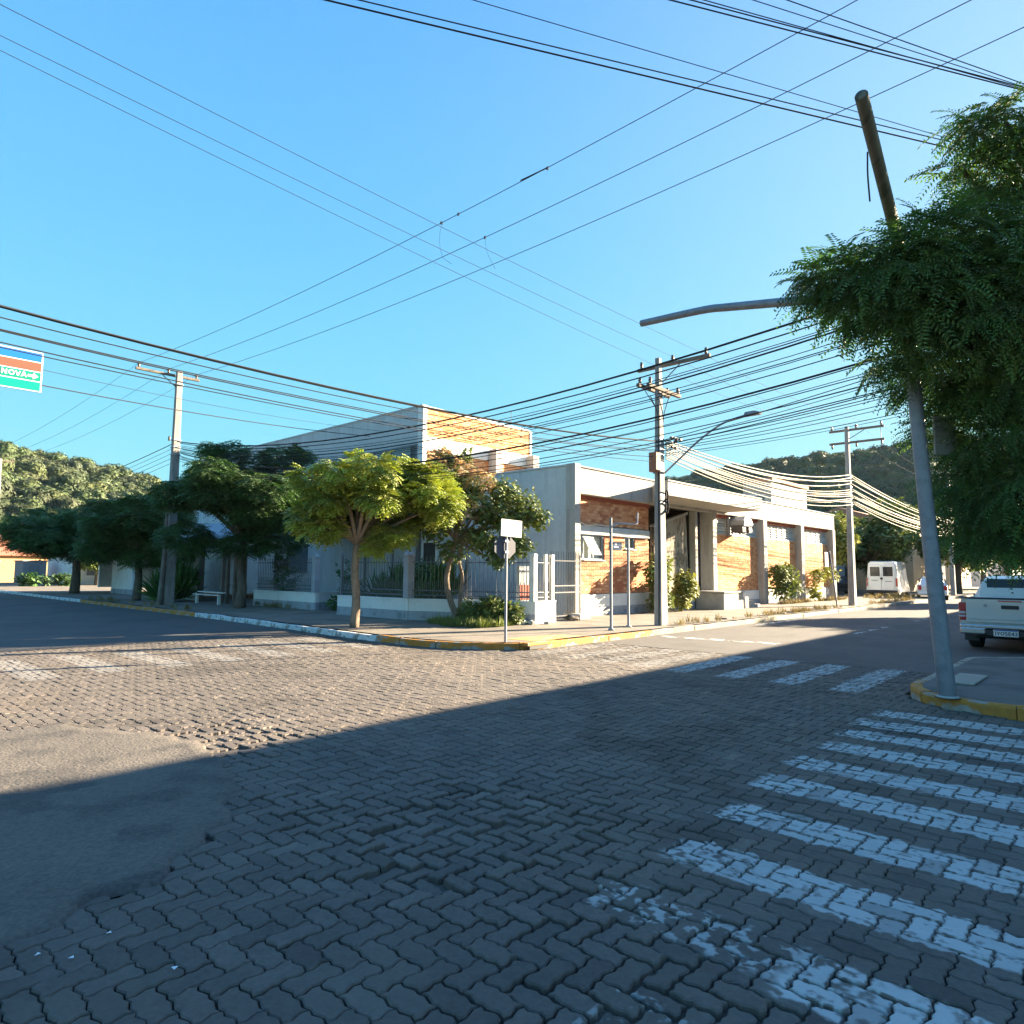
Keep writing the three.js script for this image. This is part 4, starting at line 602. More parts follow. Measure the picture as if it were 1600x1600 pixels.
// ---------------------------------------------------------------- bent steel pole with two bare mast arms
{
  const p = thing('mast_pole', 'leaning grey steel signal pole with two bare arms on the near right corner', 'pole', [9.73, SW, -1.83]);
  obj('shaft', sweep([[0, 0, 0], [-.1, 2.4, -.12], [-.2, 4.85, -.22]], [.098, .086, .074], 14, 8), C.galv, p); obj('base_collar', lathe([[0, 0], [.14, 0], [.12, .02], [.1, .03], [0, .03]], 14), C.concrete, p);
  obj('mast_arm', sweep([[-.2, 4.75, -.22], [-.2, 5.1, -.5], [-.12, 5.3, -1.4], [-.03, 5.56, -2.7], [0, 5.62, -3.0], [.02, 5.7, -4.25]], [.074, .074, .068, .062, .06, .056], 12, 26), C.galv, p);
  const a2 = obj('mast_arm', sweep([[-.2, 4.75, -.22], [-.45, 5.25, -.2], [-.8, 5.5, -.16], [-2.0, 5.63, 0], [-3.45, 5.72, .2]], [.074, .072, .068, .062, .057], 12, 26), M({ map: mottled(70, [.17, .16, .12], .25, .6, [.06, .07, .045], .7), roughness: .8, metalness: .2 }), p); a2.userData.label = 'weathered arm reaching over the near crossing';
  obj('loose_strip', sweep([[-2.7, 5.62, .04], [-2.76, 5.35, .05], [-2.72, 5.1, .05]], .008, 4), C.wire, a2);
  obj('sign_back', box(.12, .42, 3.0, 3.5, -.2, -.16, .01).rotateY(-.7), M({ map: mottled(71, [.3, .29, .26], .1, 1), roughness: .7 }), p);
}
// ---------------------------------------------------------------- street signs
const font = await new FontLoader().loadAsync('fonts/droid/droid_sans_bold.typeface.json');
{ // overhead direction sign
  const s = thing('direction_sign', 'overhead direction sign with blue, brown and green strips at the left edge', 'sign', [3.16, 4.87, -15]); const Wd = 3.4, Hh = .755, b = .022, strip = (Hh - 5 * b) / 4;
  obj('panel', box(-Wd, 0, 0, Hh, -.05, -.01, .005), flat(.72, .74, .74, .4), s);
  [[.0, .3, .2], [.0, .21, .15], [.19, .08, .05], [.01, .13, .5]].forEach(([r, g, bl], i) => obj(['green_strip', 'green_strip', 'brown_strip', 'blue_strip'][i], box(-Wd + b, -b, b + i * (strip + b), b + i * (strip + b) + strip, -.009, -.004), flat(r, g, bl, .35), s));
  const t = new TextGeometry('NOVA', { font, size: .092, depth: .004, curveSegments: 6 }); t.computeBoundingBox(); t.scale(1.12, 1, 1); t.translate(-.64, b + strip + b + .038, -.004); obj('lettering', t.toNonIndexed(), flat(.75, .78, .76, .4), s);
  const y = b + strip + b + strip / 2; obj('arrow', prism([[-.225, y - .022], [-.145, y - .022], [-.145, y - .062], [-.06, y], [-.145, y + .062], [-.145, y + .022], [-.225, y + .022]], -.004, .001), flat(.75, .78, .76, .4), s);
  obj('mast_arm', [sweep([[-8.2, .42, -.16], [-.25, .5, -.16]], .07, 8), box(-2.6, -2.5, .05, .7, -.12, -.05), box(-.7, -.6, .05, .7, -.12, -.05)], C.galv, s); obj('post', sweep([[-8.2, -4.87, -.16], [-8.2, .6, -.16]], .1, 10), C.galv, s);
}
{ const s = thing('stop_sign', 'back of an octagonal stop sign below a white plate on a corner post', 'sign', [10.46, SW, -9.87], -.12);
  obj('post', sweep([[0, 0, 0], [0, 2.5, 0]], .028, 8), C.galv, s);
  const oct = Array.from({ length: 8 }, (_, i) => { const a = (i + .5) * Math.PI / 4; return [Math.cos(a) * .31, 1.98 + Math.sin(a) * .26]; });
  obj('octagon', prism(oct, -.05, -.035), flat(.075, .08, .1, .6), s); obj('octagon_bracket', [box(-.05, .05, 1.85, 1.9, -.035, .03), box(-.05, .05, 2.08, 2.13, -.035, .03)], C.steel, s);
  const pl = obj('plate', box(-.27, .3, 2.2, 2.56, .03, .042, .004), flat(.78, .77, .72, .5), s); pl.rotation.z = -.04; obj('faded_text', [box(-.14, .18, 2.38, 2.395, .0425, .0435), box(-.14, .12, 2.33, 2.345, .0425, .0435), box(-.14, .18, 2.28, 2.295, .0425, .0435)], flat(.3, .33, .3, .6), pl); }
{ const s = thing('sign_post', 'bare steel post with a bent empty bracket before the brick windows', 'post', [14.44, SW, -9.96]); obj('post', sweep([[0, 0, 0], [0, 2.85, 0]], .036, 8), C.galv, s); obj('bracket', sweep([[0, 2.62, 0], [.12, 2.7, .05], [.3, 2.72, .12], [.45, 2.7, .28], [.62, 2.72, .4], [.63, 3.0, .4]], .022, 6, 20, false), C.steel, s); obj('foot', lathe([[0, 0], [.09, 0], [.06, .06], [0, .06]], 8), C.concrete, s); }
{ const s = thing('sign_post', 'shorter bare steel post beside the main pole', 'post', [15.61, SW, -10.21]); obj('post', sweep([[0, 0, 0], [0, 2.38, 0]], .034, 8), C.galv, s); obj('foot', lathe([[0, 0], [.1, 0], [.07, .05], [0, .05]], 8), C.concrete, s); }
{ const s = thing('leaning_sign', 'leaning post with a dark sign plate near the second pole', 'sign', [32.6, SW, -10.25]); obj('post', sweep([[0, 0, 0], [-.5, 2.45, -.1]], .035, 7), C.galv, s); obj('plate', box(-1.05, -.45, 1.75, 2.4, -.14, -.12, .01), flat(.09, .085, .1, .6), s); }
// ---------------------------------------------------------------- foliage shapes
function geoOf(pos) { const g = new THREE.BufferGeometry(); g.setAttribute('position', new THREE.Float32BufferAttribute(pos, 3)); g.computeVertexNormals(); return g; }
function leafTris(out, o, d, n, L, W, fold = .25) {       // pointed leaf: four triangles folded along the midrib
  const s = new THREE.Vector3().crossVectors(d, n).normalize(), up = n.clone().normalize(), p = (t, w, h) => o.clone().addScaledVector(d, L * t).addScaledVector(s, W * w).addScaledVector(up, L * h);
  const a = p(0, 0, 0), b = p(.45, .5, fold * .25), c = p(.45, -.5, fold * .25), m = p(.5, 0, 0), e = p(1, 0, -.14);
  for (const t of [[a, m, b], [b, m, e], [a, c, m], [c, e, m]]) for (const v of t) out.push(v.x, v.y, v.z);
}
function slimTris(out, o, d, n, L, W) { const s = new THREE.Vector3().crossVectors(d, n).normalize(); const a = o, b = o.clone().addScaledVector(d, L * .5).addScaledVector(s, W / 2), c = o.clone().addScaledVector(d, L * .5).addScaledVector(s, -W / 2), e = o.clone().addScaledVector(d, L).addScaledVector(n, -L * .12); for (const v of [a, c, e, a, e, b]) out.push(v.x, v.y, v.z); }
function feather(seed, fronds, pairs, len, ll, lw) {       // a sprig of feathery compound leaves
  const r = rng(seed), out = [];
  for (let f = 0; f < fronds; f++) {
    const az = (f / fronds - .5) * 2.6 + (r() - .5) * .5, el = .15 + (r() - .5) * .6, d0 = V(Math.cos(az) * Math.cos(el), Math.sin(el), Math.sin(az) * Math.cos(el)), base = V(0, 0, 0);
    for (let k = 1; k <= pairs; k++) {
      const t = k / pairs, q = base.clone().addScaledVector(d0, len * t).add(V(0, -len * .45 * t * t, 0)), dir = d0.clone().add(V(0, -.9 * t, 0)).normalize(), side = new THREE.Vector3().crossVectors(dir, V(0, 1, 0)).normalize();
      for (const s of [-1, 1]) { const ld = side.clone().multiplyScalar(s).addScaledVector(dir, .55).add(V(0, (r() - .6) * .35, 0)).normalize(); slimTris(out, q, ld, V((r() - .5) * .5, 1, (r() - .5) * .5), ll * (1 - .45 * t * t) * (.85 + .3 * r()), lw); }
    }
  }
  return geoOf(out);
}
function broadSprig(seed, n, L, W) { const r = rng(seed), out = []; for (let k = 0; k < n; k++) { const az = k * 2.4 + r(), el = (r() - .3) * .9, d = V(Math.cos(az) * Math.cos(el), Math.sin(el), Math.sin(az) * Math.cos(el)), o = V((r() - .5) * L, (r() - .5) * L * 1.2, (r() - .5) * L); leafTris(out, o, d, V((r() - .5) * .9, 1, (r() - .5) * .9).normalize(), L * (.7 + .5 * r()), W * (.8 + .4 * r())); } return geoOf(out); }
const G = { fine: feather(1, 4, 11, .42, .085, .022), mid: feather(2, 4, 7, .5, .15, .05), tuft: feather(12, 4, 5, .42, .17, .085), broad: broadSprig(3, 8, .17, .1), small: broadSprig(4, 9, .09, .05), bloom: broadSprig(5, 12, .07, .05), strap: (() => { const r = rng(6), out = []; for (let k = 0; k < 14; k++) { const az = k * 2.4 + r() * .4, lean = .25 + .5 * r(), h = .4 + .5 * r(); const d = V(Math.cos(az) * lean, 1, Math.sin(az) * lean).normalize(); slimTris(out, V(0, 0, 0), d, V(Math.cos(az), 0, Math.sin(az)), h, .05); } return geoOf(out); })(), grass: (() => { const r = rng(8), out = []; for (let k = 0; k < 22; k++) { const az = r() * 6.28, lean = .2 + .6 * r(), o = V((r() - .5) * .16, 0, (r() - .5) * .16); slimTris(out, o, V(Math.cos(az) * lean, 1, Math.sin(az) * lean).normalize(), V(Math.cos(az), .2, Math.sin(az)), .1 + .16 * r(), .012); } return geoOf(out); })() };
const leafMat = (r, g, b, tr = .32) => new THREE.MeshPhysicalMaterial({ color: new THREE.Color().setRGB(r, g, b), roughness: .75, transmission: tr, thickness: 0, side: THREE.DoubleSide });
const LM = { dark: leafMat(.06, .15, .02), dark2: leafMat(.075, .16, .022), lime: leafMat(.32, .38, .035, .4), glossy: leafMat(.15, .2, .035), near: leafMat(.085, .18, .025, .4), bloom: leafMat(.56, .42, .24, .25), yellowGreen: leafMat(.28, .3, .05), grass: leafMat(.2, .24, .04), dry: leafMat(.28, .22, .08) };
// blobs: [x, y, z, rx, ry, rz, count]; sprigs fill each blob, denser towards its skin, and lean outwards
function crown(parent, name, geo, mat, blobs, opts = {}) {
  const { seed = 1, size = [.8, 1.2], droop = .2, vary = .3, flat: fl = 0, core = .35 } = opts, r = rng(seed), total = blobs.reduce((a, b) => a + b[6], 0), im = new THREE.InstancedMesh(geo, mat, total);
  const m = new THREE.Matrix4(), q = new THREE.Quaternion(), e = new THREE.Euler(), c = new THREE.Color(); let i = 0;
  for (const [x, y, z, rx, ry, rz, n] of blobs) for (let k = 0; k < n; k++) {
    const u = r() * 2 - 1, a = r() * Math.PI * 2, s = Math.sqrt(1 - u * u), d = Math.pow(core + (1 - core) * r(), .6), wob = .82 + .36 * vnoise(a * 2.2 + x, u * 3 + y, seed + 5);
    const px = x + Math.cos(a) * s * rx * d * wob, py = y + u * ry * d * wob, pz = z + Math.sin(a) * s * rz * d * wob;
    const yaw = -Math.atan2(pz - z, px - x) + (r() - .5) * 1.6, pitch = fl ? (r() - .5) * .5 : (u * .7 - droop + (r() - .5) * .9);
    e.set((r() - .5) * .9, yaw, pitch, 'YZX'); q.setFromEuler(e); const sc = lerp(size[0], size[1], r());
    im.setMatrixAt(i, m.compose(V(px, py, pz), q, V(sc, sc, sc))); const k1 = 1 + vary * (r() - .5) * 2, k2 = 1 + vary * .6 * (r() - .5); c.setRGB(k1 * k2, k1, k1 * (1 - .2 * (r() - .5))); im.setColorAt(i, c); i++;
  }
  im.name = name; im.castShadow = im.receiveShadow = true; im.userData.kind = 'stuff'; parent.add(im); return im;
}
function limbs(parent, mat, start, targets, r0) { const g = targets.map(([x, y, z]) => { const s = V(...start), t = V(x, y, z), mid = s.clone().lerp(t, .5).add(V(0, .12 * s.distanceTo(t) * (hash2(x * 50, z * 50, 3) - .2), 0)); mid.x += (hash2(x * 30, y * 30, 5) - .5) * .2; return sweep([s, mid, t], [r0, r0 * .62, r0 * .2], 6, 6); }); return obj('limb', g, mat, parent); }
function tree(name, label, base, trunkPts, rad, blobs, geo, mat, opts = {}, group) {
  const t = thing(name, label, 'tree', [base[0], SW, base[1]], 0, group); if (opts.y0 !== undefined) t.position.y = opts.y0;
  obj('trunk', sweep(trunkPts, rad, 9, (trunkPts.length - 1) * 5), opts.bark ?? C.bark, t);
  const top = trunkPts[trunkPts.length - 1]; limbs(t, opts.bark ?? C.bark, top, blobs.filter((_, i) => i < 40).map((b) => [b[0], b[1], b[2]]), rad[rad.length - 1] * .8);
  crown(t, 'crown', geo, mat, blobs, opts); return t;
}
// a loose layer of blobs inside an ellipsoid
function cluster(seed, n, cx, cy, cz, rx, ry, rz, br, bh, count) { const r = rng(seed), o = []; for (let i = 0; i < n; i++) { const a = i * 2.4 + r() * .8, d = Math.sqrt((i + .5) / n), y = (r() * 2 - 1) * Math.sqrt(Math.max(0, 1 - d * d * .8)); const s = .8 + .4 * r(); o.push([cx + Math.cos(a) * d * rx, cy + y * ry, cz + Math.sin(a) * d * rz, br * s, bh * s, br * s, Math.round(count * s * s)]); } return o; }
// street trees along the left pavement
tree('street_tree', 'bright yellow-green street tree with flat spreading crown at the corner', [10.22, -15.0], [[0, 0, 0], [.04, .7, 0], [-.04, 1.5, .02], [.02, 2.15, 0]], [.13, .105, .1, .09],
  [...cluster(11, 22, .25, 3.5, .3, 1.75, .8, 1.75, .46, .32, 82), [-.75, 2.55, -.4, .5, .28, .5, 90], [-1.0, 2.85, -.7, .5, .3, .5, 90], [.75, 2.45, .6, .55, .25, .55, 90], [1.5, 3.2, 1.55, .5, .4, .5, 120], [1.35, 3.75, 1.2, .5, .4, .5, 110], [.4, 2.2, .3, .35, .25, .35, 40]], G.tuft, LM.lime, { seed: 21, size: [.5, .8], bark: C.paleBark, vary: .35, droop: .1 });
{ const t = tree('street_tree', 'large dark street tree with layered crown beside the left utility pole', [11.92, -25.02], [[0, 0, 0], [.05, .8, .1], [-.05, 1.7, 0], [.05, 2.5, .1]], [.2, .17, .15, .13],
  [...cluster(12, 18, .1, 4.75, .3, 2.4, 1.35, 2.4, .9, .55, 170), [-1.5, 2.6, -1.3, .9, .6, .9, 170], [.9, 2.7, 1.2, .9, .6, .9, 170], [0, 2.4, .2, .8, .5, .8, 120], [1.7, 3.9, 2.0, .8, .5, .8, 160], [1.0, 5.75, 1.2, .9, .4, .9, 130], [-.6, 5.9, -.4, .8, .35, .8, 110]], G.mid, LM.dark, { seed: 22, size: [.7, 1.1], flat: 1 }); obj('trunk', sweep([[.4, 0, -.5], [.3, 1, -.4], [.2, 2.4, -.2]], [.13, .1, .08], 8), C.bark, t); }
tree('street_tree', 'dark street tree behind the left utility pole', [11.22, -33.62], [[0, 0, 0], [.05, 1, 0], [-.05, 2.2, 0]], [.2, .16, .13], [...cluster(13, 13, .1, 3.9, -.2, 1.9, 1.0, 1.9, .9, .6, 170), [-1.2, 2.3, -1.2, .9, .5, .9, 130], [.9, 2.3, .9, .9, .6, .9, 130], [.2, 1.9, .2, .7, .5, .7, 100]], G.mid, LM.dark2, { seed: 23, size: [.8, 1.2], flat: 1 });
tree('street_tree', 'dark round street tree farthest up the left pavement', [11.58, -44.5], [[0, 0, 0], [.05, 1, 0], [0, 2.0, 0]], [.28, .22, .18], [...cluster(14, 18, .2, 3.7, .1, 2.6, 1.25, 2.6, 1.1, .75, 170), [-2, 3.1, -1.8, 1, .7, 1, 140], [2.2, 3, 2.1, 1.1, .8, 1.1, 160]], G.mid, LM.dark, { seed: 24, size: [.9, 1.4], flat: 1 });
// crooked broad-leaved tree inside the corner bed
{ const t = thing('broadleaf_tree', 'crooked glossy-leaved tree with dry pale blossom at the fence corner', 'tree', [14.08, SW, -15.27]); t.position.set(13.12, SW, -14.3);
  obj('trunk', sweep([[.08, 0, .1], [-.12, .6, -.1], [-.2, 1.25, -.2], [-.1, 1.9, -.1], [0, 2.5, 0]], [.1, .085, .075, .065, .05], 8, 20), C.paleBark, t); obj('trunk', sweep([[.06, .25, .06], [.08, .8, .1], [.12, 1.3, .1], [.02, 1.9, .05], [.25, 2.6, .3]], [.07, .06, .05, .045, .03], 7, 20), C.paleBark, t);
  const bl = [[-.7, 3.5, -.8, .8, .65, .8, 135], [-.1, 3.9, -.1, .85, .6, .85, 135], [.5, 3.4, .5, .9, .7, .9, 162], [-.4, 2.8, -.5, .8, .55, .8, 128], [.9, 3.0, 1.0, .8, .6, .8, 135], [1.25, 3.25, 1.45, .6, .45, .6, 87], [1.45, 2.95, 1.7, .4, .3, .4, 40], [.45, 2.35, .5, .65, .4, .65, 87], [.95, 2.1, 1.0, .45, .4, .45, 60], [1.2, 2.2, 1.35, .4, .4, .4, 54], [.75, 1.75, .8, .3, .3, .3, 27], [-.3, 4.5, -.3, .5, .4, .5, 54], [.1, 4.7, .1, .25, .3, .25, 16], [-.1, 2.0, -.1, .5, .3, .5, 40], [.9, 3.75, 1, .45, .35, .45, 47]];
  limbs(t, C.paleBark, [0, 2.3, 0], bl.map((b) => b.slice(0, 3)), .045); crown(t, 'crown', G.broad, LM.glossy, bl, { seed: 31, size: [.75, 1.1], droop: .35, vary: .4, core: .2 });
  crown(t, 'blossom', G.bloom, LM.bloom, [[-.8, 4.0, -.8, .7, .45, .7, 204], [-.2, 4.25, -.2, .7, .4, .7, 204], [.4, 4.0, .4, .6, .35, .6, 144], [-.3, 3.6, -.4, .8, .4, .8, 132], [.1, 3.2, .2, .8, .4, .8, 96], [-.35, 4.7, -.35, .4, .25, .4, 72]], { seed: 32, size: [1, 1.6], vary: .3, core: .5 }); }
// big feathery tree reaching in from the right
{ const bl = [[8.48, 5.15, -2.79, 0.27, 0.19, 0.26, 30], [8.35, 5.15, -2.49, 0.39, 0.27, 0.37, 57], [8.36, 5.08, -2.15, 0.42, 0.29, 0.40, 66], [8.35, 5.02, -1.82, 0.51, 0.35, 0.49, 96], [8.46, 4.75, -2.29, 0.30, 0.21, 0.29, 36], [8.59, 4.61, -1.95, 0.37, 0.25, 0.35, 51], [8.52, 5.26, -1.56, 0.50, 0.35, 0.48, 93], [8.79, 5.30, -1.15, 0.57, 0.39, 0.54, 117], [9.10, 5.15, -0.82, 0.64, 0.44, 0.61, 147], [8.73, 4.78, -1.47, 0.64, 0.44, 0.61, 147], [9.07, 4.59, -1.05, 0.71, 0.49, 0.68, 183], [8.93, 4.31, -1.78, 0.37, 0.23, 0.38, 48], [9.19, 4.26, -2.15, 0.26, 0.16, 0.27, 25], [10.13, 4.16, -1.82, 0.52, 0.32, 0.53, 90], [9.82, 4.07, -1.29, 0.60, 0.38, 0.62, 122], [9.90, 3.87, -0.97, 0.62, 0.39, 0.64, 129], [10.47, 3.58, -1.76, 0.45, 0.29, 0.47, 71], [10.29, 3.27, -1.26, 0.60, 0.38, 0.62, 122], [10.61, 2.81, -1.60, 0.51, 0.31, 0.52, 86], [10.49, 2.64, -1.12, 0.63, 0.40, 0.65, 134], [10.83, 2.32, -1.80, 0.31, 0.20, 0.32, 34], [10.70, 2.13, -1.37, 0.35, 0.22, 0.36, 43], [10.73, 2.04, -1.11, 0.38, 0.24, 0.39, 50], [9.02, 6.67, -1.13, 0.27, 0.17, 0.29, 18], [9.04, 6.68, -0.89, 0.36, 0.22, 0.38, 31], [9.07, 6.67, -0.67, 0.43, 0.26, 0.46, 45], [9.15, 6.38, -1.35, 0.21, 0.13, 0.22, 12], [9.27, 6.19, -1.19, 0.32, 0.19, 0.33, 24], [9.34, 6.10, -0.90, 0.43, 0.26, 0.46, 45], [9.38, 6.06, -0.67, 0.53, 0.32, 0.56, 65], [11.20, 7.20, 0.60, 1.10, 0.80, 1.00, 60], [12.20, 5.00, 0.60, 1.20, 1.10, 1.00, 90], [11.50, 6.00, 1.40, 1.40, 1.20, 1.20, 90], [11.80, 3.60, 0.60, 0.80, 0.70, 0.80, 48]].map(([x, y, z, ...r]) => [x - 11.2, y - SW, z - .3, ...r]);
  tree('feathery_tree', 'large dark feathery-leaved tree reaching in over the right edge', [11.2, .3], [[0, 0, 0], [.05, 1.2, .05], [-.1, 2.4, 0], [-.2, 3.4, -.1]], [.24, .2, .17, .14], bl, G.fine, LM.near, { seed: 41, size: [.55, 1.15], droop: .3, core: .15, vary: .5 }); }
// trees down the right-hand street
tree('roadside_tree', 'sunlit bright green tree behind the second pole and the van', [50.5, -17.2], [[0, 0, 0], [0, 2, 0]], [.2, .15], cluster(51, 14, 0, 3.5, 0, 2.3, 1.7, 2.3, 1.1, .8, 95), G.broad, LM.yellowGreen, { seed: 51, size: [1.8, 2.6] });
tree('roadside_tree', 'broad dark tree behind the white van', [57, -15.5], [[0, 0, 0], [0, 2.2, 0]], [.25, .2], cluster(52, 18, 0, 4.3, 0, 3.2, 2.1, 3.2, 1.4, 1.0, 90), G.broad, LM.glossy, { seed: 52, size: [2, 2.8] });
tree('roadside_tree', 'dark tall tree left of the second pole beyond the building', [47.5, -19.5], [[0, 0, 0], [0, 2.2, 0]], [.25, .2], cluster(53, 12, 0, 3.6, 0, 1.8, 1.9, 2.6, 1.3, 1.0, 90), G.broad, LM.dark, { seed: 53, size: [2, 2.8] });
tree('roadside_tree', 'roadside tree with brown drooping crown beyond the steel pole', [62, -10.6], [[0, 0, 0], [.1, 2.2, 0]], [.25, .2], cluster(54, 14, 0, 4.2, 0, 2.2, 1.7, 2.2, 1.2, .9, 90), G.broad, LM.glossy, { seed: 54, size: [2, 2.8] });
tree('roadside_tree', 'farther green roadside tree with two trunks', [72, -10.4], [[0, 0, 0], [.1, 2.2, 0]], [.28, .2], cluster(55, 14, 0, 4.5, 0, 2.8, 2.0, 2.8, 1.4, 1.0, 90), G.broad, LM.yellowGreen, { seed: 55, size: [2.2, 3] });
tree('roadside_tree', 'farthest roadside tree on the left side of the right-hand street', [88, -10.6], [[0, 0, 0], [.1, 2.2, 0]], [.28, .2], cluster(56, 14, 0, 4.8, 0, 3.2, 2.2, 3.2, 1.6, 1.1, 80), G.broad, LM.glossy, { seed: 56, size: [2.5, 3.4] });
for (const [x, z, s, lab, mt] of [[40, -1.0 + 2.4, 1, 'street tree beyond the pickup on the near side', LM.near], [58, 1.2, 1.1, 'second street tree beyond the pickup on the near side', LM.dark], [80, 1.0, 1.2, 'third street tree far down the near side', LM.glossy]]) tree('roadside_tree', lab, [x, z], [[0, 0, 0], [0, 2.2, 0]], [.22, .16], cluster(57 + x, 12, 0, 4.2 * s, -.4, 2.4 * s, 1.6 * s, 2.4 * s, 1.2, .8, 80), G.broad, mt, { seed: 60 + x, size: [2, 2.8] });
tree('roadside_tree', 'background tree on the far rise at the end of the right-hand street', [150, -14], [[0, 0, 0], [0, 5, 0]], [.4, .3], cluster(77, 14, 0, 8, 0, 5, 3, 5, 2.5, 1.8, 70), G.broad, LM.glossy, { seed: 77, size: [4, 5.5], y0: 3 });
// trees and bushes beyond the far left side street
for (const [x, z, h, w, lab, mt] of [[18, -63, 4.5, 3, 'background tree behind the grey kiosk', LM.glossy], [24, -64, 4.2, 3, 'background tree in the middle of the far left group', LM.dark2], [31, -62.5, 5, 3.4, 'background tree right of the far left group', LM.glossy], [3.5, -73, 4.2, 3, 'background tree at the far left edge behind the kiosk', LM.dark2], [8, -95, 8, 5, 'tall background tree behind the red-roofed house', LM.glossy], [20, -92, 7, 5, 'second tall background tree at the far left', LM.dark2], [33, -88, 7, 5, 'third tall background tree at the far left', LM.glossy]])
  tree('background_tree', lab, [x, z], [[0, 0, 0], [0, h * .45, 0]], [.25, .18], cluster(80 + x, 12, 0, h * .68, 0, w * .7, h * .25, w * .7, w * .38, h * .17, 80), G.broad, mt, { seed: 90 + x, size: [2.4, 3.4] });
function bush(label, x, z, blobs, geo, mat, opts = {}) { const t = thing('shrub', label, 'shrub', [x, SW, z]); obj('stem', blobs.slice(0, 5).map((b) => sweep([[b[0] * .2, 0, b[2] * .2], [b[0] * .7, b[1] * .5, b[2] * .7], [b[0], b[1], b[2]]], [.025, .018, .008], 5)), C.bark, t); crown(t, 'foliage', geo, mat, blobs, opts); return t; }
bush('dense round shrub beside the crooked tree trunk', 13.35, -13.25, [[-.3, .3, -.3, .42, .32, .42, 150], [.1, .36, .1, .5, .36, .5, 200], [.42, .3, .42, .4, .3, .4, 130]], G.small, LM.glossy, { seed: 101, size: [1.2, 1.8] });
bush('leafy shrub against the brick wall left of the main pole', 21.85, -12.95, [[0, .5, 0, .5, .45, .4, 70], [-.2, 1.2, .1, .45, .4, .4, 60], [.1, 1.75, 0, .4, .3, .35, 45], [-.7, 1.5, .1, .35, .2, .3, 16]], G.broad, LM.glossy, { seed: 102, size: [1, 1.5] });
bush('yellow-green shrub under the relief panel right of the main pole', 23.3, -12.9, [[0, .5, 0, .5, .4, .4, 60], [.1, 1.1, .1, .45, .4, .35, 60], [.3, .8, .1, .5, .35, .4, 50]], G.broad, LM.yellowGreen, { seed: 103, size: [1, 1.5] });
bush('shrub in front of the middle bay of the brick facade', 33.0, -12.85, [[0, .9, 0, .7, .6, .4, 90], [.5, 1.4, 0, .6, .4, .4, 60], [-.3, 1.4, 0, .5, .4, .4, 60], [.9, .7, .1, .6, .4, .4, 40]], G.broad, LM.glossy, { seed: 104, size: [1.1, 1.6] });
bush('thin straggling shrub in front of the last brick bay', 38.0, -12.85, [[0, 1.3, 0, .9, .35, .3, 40], [1.2, 1.5, 0, .9, .3, .3, 36], [-.5, .5, 0, .4, .4, .3, 40], [2.2, 1.3, 0, .6, .3, .3, 18]], G.broad, LM.yellowGreen, { seed: 105, size: [.9, 1.4] });
bush('spiky shrub at the foot of the left utility pole', 12.0, -31.8, [[0, .1, 0, .5, .1, .5, 14], [.3, .6, .4, .4, .4, .4, 14]], G.strap, LM.dark2, { seed: 106, size: [1.4, 2] });
bush('low dark hedge in front of the grey kiosk', 13.4, -62, [[0, .4, 0, 1.2, .5, .8, 60], [2, .4, 0, 1.2, .5, .8, 60]], G.broad, LM.dark, { seed: 107, size: [1.6, 2.2] });
bush('ivy and weeds in the gap of the low walls', 13.8, -21.3, [[0, .3, 0, .5, .3, .5, 50], [.4, .8, .2, .5, .5, .5, 50], [.3, 1.4, 0, .4, .4, .4, 24]], G.small, LM.dark, { seed: 108, size: [1.2, 1.8] });
bush('climbing plant on the railing left of the bright green tree', 13.6, -24.6, [[0, 1.1, 0, .4, .7, 1, 90], [0, 1.7, -.5, .3, .4, .5, 40]], G.small, LM.dark, { seed: 109, size: [1.2, 1.8] });
for (const [x, z, s, lab] of [[15.2, -18.6, 1, 'tall weeds behind the railing near the black doorway'], [14.6, -17.2, .9, 'tall weeds behind the railing under the crooked tree'], [15.4, -20.2, 1.1, 'tall weeds behind the railing left of the doorway']]) bush(lab, x, z, [[0, .3, 0, .7 * s, .25, .7 * s, 26], [.4, .7 * s, .2, .4, .4, .4, 16]], G.strap, LM.dark2, { seed: 110 + x, size: [.9, 1.5] });
bush('slender young plant standing behind the railing', 14.9, -18.0, [[0, 1.5, 0, .25, .3, .25, 14], [.05, 1.2, .1, .3, .2, .3, 12]], G.broad, LM.dark2, { seed: 120, size: [.9, 1.2] });
function tufts(name, label, spots, mat, seed) { const r = rng(seed), n = spots.reduce((a, s) => a + s[4], 0), im = new THREE.InstancedMesh(G.grass, mat, n), m = new THREE.Matrix4(), q = new THREE.Quaternion(), c = new THREE.Color(); let i = 0; for (const [x, z, rx, rz, k, y = SW] of spots) for (let j = 0; j < k; j++) { const a = r() * 6.28, d = Math.sqrt(r()), s = .5 + r() * .9; q.setFromAxisAngle(V(0, 1, 0), r() * 6.28); im.setMatrixAt(i, m.compose(V(x + Math.cos(a) * d * rx, y - .005, z + Math.sin(a) * d * rz), q, V(s, s, s))); const t = .7 + .6 * r(); im.setColorAt(i, c.setRGB(t, t, t)); i++; } im.name = numbered(name); im.castShadow = im.receiveShadow = true; im.userData = { kind: 'stuff', label }; scene.add(im); }
tufts('grass', 'grass round the foot of the crooked tree', [[13.0, -12.9, .7, .35, 170], [12.5, -13.6, .4, .4, 90], [12.7, -14.4, .35, .4, 50]], LM.grass, 131);
tufts('weeds', 'weeds along the kerbs and wall feet', [[20, -9.6, 3, .04, 12], [28, -9.66, 5, .06, 40], [34, -12.6, 2, .25, 60], [39.5, -12.6, 2, .25, 60], [40, -9.7, 5, .1, 40], [47, -11.5, 4, 1.2, 110], [16.8, -13.0, .4, .08, 16], [10.0, -30, .12, 8, 26], [13.0, -24, .1, 2, 14]], LM.dry, 132);
